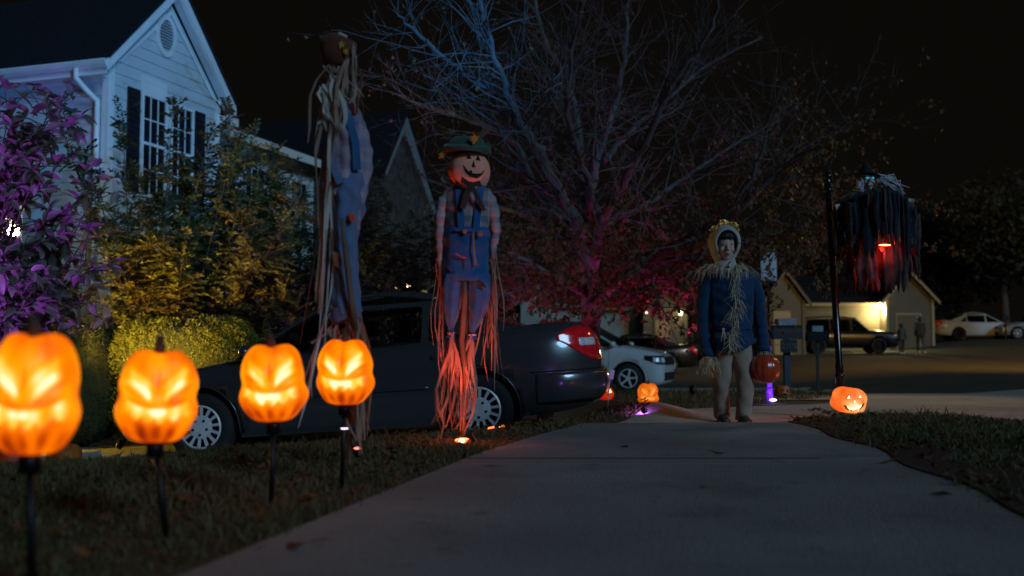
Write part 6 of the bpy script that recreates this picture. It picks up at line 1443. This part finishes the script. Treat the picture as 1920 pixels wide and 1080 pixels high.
# head
wm = MB(); hx_, hz_ = X(1629), Z(338)
wm.ball((hx_, -.0, hz_ + .008), (.052, .062, .064), 18, 12).ball((hx_, -.012, hz_ - .038), (.036, .044, .045), 16, 10).ball((hx_ + .002, -.046, hz_ - .074), (.014, .018, .020), 10, 8)
wm.tube([(hx_, -.055, hz_ + .008), (hx_, -.078, hz_ - .014), (hx_ + .001, -.088, hz_ - .030)], [.008, .011, .007], 10)
for s in (-1, 1):
    wm.ball((hx_ + s * .030, -.040, hz_ - .022), (.016, .018, .015), 10, 8); wm.tube([(hx_ + s * .008, -.064, hz_ + .020), (hx_ + s * .026, -.064, hz_ + .030), (hx_ + s * .044, -.046, hz_ + .022)], [.006, .007, .005], 8)
wm.tube([(hx_, 0, hz_ - .05), (hx_, .01, hz_ - .12)], [.024, .028], 10)
remesh(wm, 'head', .0035, M_wsk, 2, wt_)
M_te = mat('teal_eye', (.1, .7, .8), .3, emit=(.02, .22, .28), es=.5)
for s in (-1, 1):
    e = MB().ball((hx_ + s * .021, -.054, hz_ + .008), (.0135, .009, .0115), 14, 10).build('eye', M_te, wt_, smooth=True)
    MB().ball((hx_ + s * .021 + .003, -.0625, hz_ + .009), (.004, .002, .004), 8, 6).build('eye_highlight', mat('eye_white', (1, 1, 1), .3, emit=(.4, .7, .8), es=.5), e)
MB().prism([Vector((hx_ - .022, -.052, hz_ - .044)), Vector((hx_, -.060, hz_ - .038)), Vector((hx_ + .024, -.052, hz_ - .042)), Vector((hx_ + .012, -.052, hz_ - .058)), Vector((hx_ - .010, -.052, hz_ - .058))], (0, -.008, 0)).build('mouth', M_black, wt_)
for k in range(5): MB().box((hx_ - .015 + k * .007, -.066, hz_ - .051), (hx_ - .011 + k * .007, -.060, hz_ - .043)).build('tooth', M_trim, wt_)
# hat: bent cone with brim
wh = MB(); hc2 = Vector((hx_ - .004, .0, hz_ + .046))
wr_ = lambda c, rx, ry, t=0.0: [c + Vector((rx * math.cos(a), ry * math.sin(a), t * math.cos(a) + .004 * math.sin(3*a))) for a in [k*2*math.pi/32 for k in range(32)]]
wh.loft([wr_(hc2 + Vector((0, 0, -.010)), .105, .098, -.014), wr_(hc2, .107, .10, -.014), wr_(hc2 + Vector((0, 0, .008)), .062, .06, -.006), wr_(hc2 + Vector((-.004, 0, .030)), .052, .05), wr_(hc2 + Vector((-.010, 0, .060)), .034, .034, .006), wr_(hc2 + Vector((-.014, 0, .085)), .024, .024, .010), wr_(hc2 + Vector((-.034, 0, .102)), .014, .014, .010), wr_(hc2 + Vector((-.062, 0, .108)), .003, .003, .003)])
wh.build('hat', M_black, wt_, smooth=True, fix=True)
# hair
hp = MB()
for i in range(240):
    rgt = i % 3 != 0
    if rgt:
        L = [(hx_ + .045, .0, hz_ + .025), (hx_ + .09 + random.gauss(0, .01), .0, hz_ + .02 + random.gauss(0, .012)), (hx_ + .17 + random.gauss(0, .03), .02, hz_ + .002 + random.gauss(0, .018)), (hx_ + .235 + random.gauss(0, .02), .03, hz_ - .045 + random.gauss(0, .02)), (hx_ + .27 + random.gauss(0, .02), .03, hz_ - .10 + random.gauss(0, .02))][:random.randint(3, 5)]
    else:
        L = [(hx_ - .045, -.01, hz_ + .02), (hx_ - .065 + random.gauss(0, .01), -.02, hz_ - .03), (hx_ - .085 + random.gauss(0, .012), -.03, hz_ - .075), (hx_ - .05 + random.gauss(0, .02), -.05, hz_ - .115 + random.gauss(0, .012))]
    hp.tube([Vector(p) + Vector((0, random.gauss(0, .012), random.gauss(0, .008))) for p in L], [.0065] * (len(L) - 1) + [.003], 5)
hp.build('hair', M_wh, wt_, smooth=True)
# robe
rows = [(X(1634), .02, Z(352), .05, .05), (X(1634), .02, Z(358), .13, .085), (X(1638), .02, Z(370), .235, .13), (X(1640), .02, Z(390), .295, .165), (X(1641), .02, Z(420), .312, .18), (X(1642), .02, Z(450), .305, .185), (X(1642), .02, Z(478), .295, .185)]
cloth(rows, M_robe, 'robe', wt_, n=150, fold=.055, nf=13, wr=.02, rowsn=44, hem=lambda a: .045 * math.sin(a * 9) + .03 * math.sin(a * 17 + 1) + .03 + (.045 if -2.2 < (a if a < math.pi else a - 2*math.pi) < -.95 else -.01))
lc_ = MB()
for i in range(60):     # loose silver-blue stitching curls on the robe
    a = random.uniform(math.pi * 1.05, math.pi * 1.95); z = random.uniform(Z(470), Z(368)); rx = float(np.interp(-z, [-r[2] for r in rows], [r[3] for r in rows])); ry = rx * .6
    p = Vector((X(1640) + rx * 1.06 * math.cos(a), .02 + ry * 1.10 * math.sin(a) - .004, z)); pts = []; th = random.uniform(0, 6); r = random.uniform(.006, .014)
    for k in range(8): pts.append(p + Vector((r * math.cos(th + k * .6) , -.002, r * math.sin(th + k * .6) - k * .003)))
    lc_.tube(pts, [.0013] * 8, 3)
tag(lc_.build('stitching', mat('thread_blue', (.035, .06, .09), .5), wt_), kind='stuff')
# tattered gauze strips
def tatter(x0, x1, zt, zb, y, m, nm, sway=0.0):
    n = 5; mb = MB(); L = 12; ph = random.uniform(0, 6)
    def f(i, j):
        t = i; w = (1 - .25 * t) * (1 + .15 * math.sin(t * 9 + ph)); x = lerp(x0, x1, .5) + (x1 - x0) * (j - .5) * w + sway * t * t
        return Vector((x, y + .012 * math.sin(j * 9 + ph) + .02 * math.sin(t * 3 + ph), lerp(zt, zb, t) + (t ** 3) * .05 * math.sin(j * 11 + ph) * (1 if t > .6 else 0)))
    mb.grid(f, L, 6); o = mb.build(nm, m, wt_, smooth=True); md = o.modifiers.new('s', 'SOLIDIFY'); md.thickness = .002; return o
for a, b, zt, zb, y in ((1592, 1622, 462, 543, -.10), (1610, 1632, 462, 530, -.13), (1625, 1646, 462, 520, -.09), (1640, 1666, 462, 545, -.12), (1660, 1682, 460, 538, -.10), (1676, 1700, 455, 540, -.06), (1580, 1600, 462, 520, -.02), (1630, 1655, 462, 542, .06), (1600, 1628, 462, 545, .08), (1690, 1708, 455, 520, 0)):
    tatter(X(a), X(b), Z(zt), Z(zb), y, M_gauze, 'tatter')
tatter(X(1704), X(1722), Z(390), Z(505), .02, M_gauze, 'trailing_sleeve', .03); tatter(X(1712), X(1732), Z(400), Z(515), .04, M_gauze, 'trailing_sleeve', .02)
M_rob2 = cloth_mat('robe_black', (.020, .024, .034), (.006, .008, .012), sc=14)
for k in range(17):
    x = lerp(1572, 1704, k / 16) + random.uniform(-4, 4); e = abs(x - 1640) / 66; w = random.uniform(6, 13)
    tatter(X(x - w), X(x + w), Z(lerp(362, 392, e ** 2) + random.uniform(-3, 4)), Z(random.uniform(446, 486) if abs(x - 1643) > 26 else random.uniform(444, 456)), -.185 + .15 * e ** 2 - random.random() * .02, M_rob2 if k % 3 else M_gauze, 'robe_strip', random.uniform(-.02, .02))
# bony hands at both sides
M_bone = mat('bone', (.55, .52, .42), .6, var=.3, scale=30)
for px, py, s in ((1704, 376, 1), (1572, 386, -1)):
    hb2 = MB(); c = Vector((X(px), -.03, Z(py)))
    hb2.ball(c, (.012, .010, .014), 10, 8)
    for k in range(4):
        p = c + Vector((s * (.002 + .004 * k), -.004, -.012 + .006 * k)); q = [p, p + Vector((s * .016, -.008, -.014 + .004 * k)), p + Vector((s * .022, -.010, -.034 + .006 * k))]
        cap_tube(hb2, q, [.004, .0035, .0025], 6)
    cap_tube(hb2, [c, c + Vector((-s * .010, -.01, -.016)), c + Vector((-s * .006, -.012, -.030))], [.004, .0035, .0025], 6)
    remesh(hb2, 'hand', .002, M_bone, 1, wt_)
# red light inside
MB().ball((X(1643), -.185, Z(464)), (.050, .008, .006), 16, 6).build('red_lamp', mat('red_led', (1, .1, .05), .3, emit=(1, .16, .05), es=14), wt_, smooth=True)
lamp('witch_red', 'POINT', (X(1640), -.165, Z(472)), 2.4, (1, .035, .02), size=.02).parent = wt_
lamp('witch_red_back', 'POINT', (X(1642), -.02, Z(468)), 8, (1, .035, .02), size=.02).parent = wt_
# ------------------------------------------------------------------ small things beyond the boy
def mailbox(px0, px1, py0, py1, Y, pbot, label, box_m, top=None, num=None):
    a = at(px0, py0, Y); b = at(px1, py1, Y); zb = H((a.x+b.x)/2, Y); cx = (a.x+b.x)/2; t = empty('mailbox', (cx, Y, zb), 0, label, 'mailbox'); w = (b.x-a.x)/2
    h0, h1 = b.z - zb, a.z - zb; r = (h1 - h0) * .5
    pr = [Vector((0, r * math.cos(th), h0 + r + r * math.sin(th))) for th in np.linspace(0, math.pi, 12)] + [Vector((0, -r, h0)), Vector((0, r, h0))]
    MB().loft([[p + Vector((x, 0, 0)) for p in pr] for x in (-w, w)]).build('box', box_m, t, fix=True)
    pw_ = .045 if num else .018; MB().box((-pw_, -pw_, -.02), (pw_, pw_, h0 - .002)).build('post', M_dark if not num else mat('post_blue', (.05, .07, .09), .7), t)
    if top: MB().box((-w * top, -r*.7, h1 + .002), (w * top, r*.7, h1 + .10)).build('newspaper', mat('paper_blue', (.28, .34, .38), .7), t)
    if num:
        nb_ = MB().box((-w * .55, -r - .03, h0 - .19), (w * .55, -r + .01, h0 - .01)).build('number_board', M_dark, t)
        cu = bpy.data.curves.new('number', 'FONT'); cu.body = num; cu.size = .12; cu.align_x = 'CENTER'; cu.extrude = .004; cu.materials.append(mat('digit_grey', (.10, .11, .13), .5))
        o = bpy.data.objects.new('number_tmp', cu); C.objects.link(o); me = evalmesh(o); bpy.data.objects.remove(o); o = mobj('number', me, nb_); o.location = (0, -r - .036, h0 - .14); o.rotation_euler = (R(90), 0, 0)
    return t
M_navy = mat('mailbox_navy', (.012, .020, .034), .6)
mailbox(1447, 1502, 610, 636, 14.6, 700, 'dark blue mailbox with house numbers and a pale packet on top beside the boy', M_navy, .62, '2106')
mailbox(1512, 1552, 622, 640, 17.0, 700, 'smaller black mailbox on a thin post left of the lantern post', M_black, .5)
# pale board behind the boy on its pole
a = at(1441, 500, 24); z0 = H(a.x, 24); t = empty('backboard', (a.x, 24, z0), 0, 'pale blue board on a tall pole behind the shoulder of the boy', 'board')
hh = a.z - z0; MB().box((-.19, -.03, hh - .34), (.19, 0.0, hh + .34)).build('board', mat('board_pale', (.50, .56, .62), .5, var=.3, scale=3), t); MB().tube([(0, .05, 0), (0, .05, hh)], [.04, .035], 8).build('pole', M_iron, t)
a = at(1886, 640, 50); z0 = H(a.x, 50); t = MB().tube([(0, 0, -.05), (0, 0, 1.1)], [.05, .05], 8).box((-.16, -.06, 1.0), (.16, .06, 1.25)).build('roadside_post', M_iron, loc=(a.x, 50, z0)); tag(t, 'small dark roadside mailbox post before the far white sedan', 'post')
# two far pedestrians
def walker(px, py_foot, Y, h, label, cl_, cl2, s=1):
    a = at(px, py_foot, Y); t = empty('person', (a.x, Y, H(a.x, Y)), 0, label, 'person'); k = h / 1.7; mb = MB()
    T = lambda *p: tuple(q * k for q in p)
    def c(pts, rad): cap_tube(mb, [T(*p) for p in pts], [r * k for r in rad], 10)
    mb.ball(T(0, -.01, 1.60), T(.085, .10, .12), 14, 10); c([(0, 0, 1.5), (0, 0, 1.42)], [.055, .06])
    mb.loft([[Vector(T(rx * math.cos(u), ry * math.sin(u), z)) for u in [q * 2*math.pi/16 for q in range(16)]] for z, rx, ry in ((.88, .17, .12), (1.0, .16, .11), (1.15, .16, .11), (1.32, .20, .12), (1.42, .16, .09), (1.47, .07, .06))])
    c([(-.18, 0, 1.38), (-.23, .03 * s, 1.12), (-.24, -.05 * s, .86)], [.06, .045, .04]); c([(.18, 0, 1.38), (.23, -.03 * s, 1.12), (.25, -.10 * s, .88)], [.06, .045, .04])
    c([(-.09, 0, .9), (-.10, -.06 * s, .48), (-.10, -.04 * s, .06)], [.09, .065, .05]); c([(.09, 0, .9), (.10, .05 * s, .48), (.11, .14 * s, .06)], [.09, .065, .05])
    for x, y in ((-.10, -.04 * s), (.11, .14 * s)): mb.ball(T(x, y - .06, .04), T(.05, .12, .045), 10, 6)
    remesh(mb, 'body', .02, cl_, 3, t)
    MB().ball(T(0, .02, 1.63), T(.098, .11, .115), 14, 10).build('hair', M_hair, t, smooth=True)
    cloth([(0, 0, 1.47*k, .08*k, .07*k), (0, 0, 1.42*k, .20*k, .12*k), (0, 0, 1.2*k, .20*k, .14*k), (0, 0, .95*k, .21*k, .15*k), (0, 0, .80*k, .22*k, .16*k)], cl2, 'jacket', t, n=24, fold=.03, rowsn=12)
    for x, y in ((-.10, -.04 * s), (.11, .14 * s)): MB().ball(T(x, y - .06, .045), T(.058, .13, .052), 10, 6).build('shoe', M_trim, t, smooth=True)
walker(1691, 659, 46, 1.38, 'distant child in dark clothes walking before the tan house gable', M_dark, M_navy)
walker(1726, 658, 46, 1.66, 'distant taller person in grey coat right of the distant child', M_dark, cloth_mat('coat_grey', (.035, .032, .03)), -1)
# film of stray lines: thin light cord from the left kerb, purple glint on the last stake put in as a glowing band
a = at(647, 803, 3.6); o = MB().tube([a + Vector((-.012 + .024 * i / 6, -.012, 0)) for i in range(7)], [.0015]*7, 5).build('glint_band', M_pw); tag(o, 'thin violet glowing band standing in for a glint on the stake of the rightmost lantern', 'band')
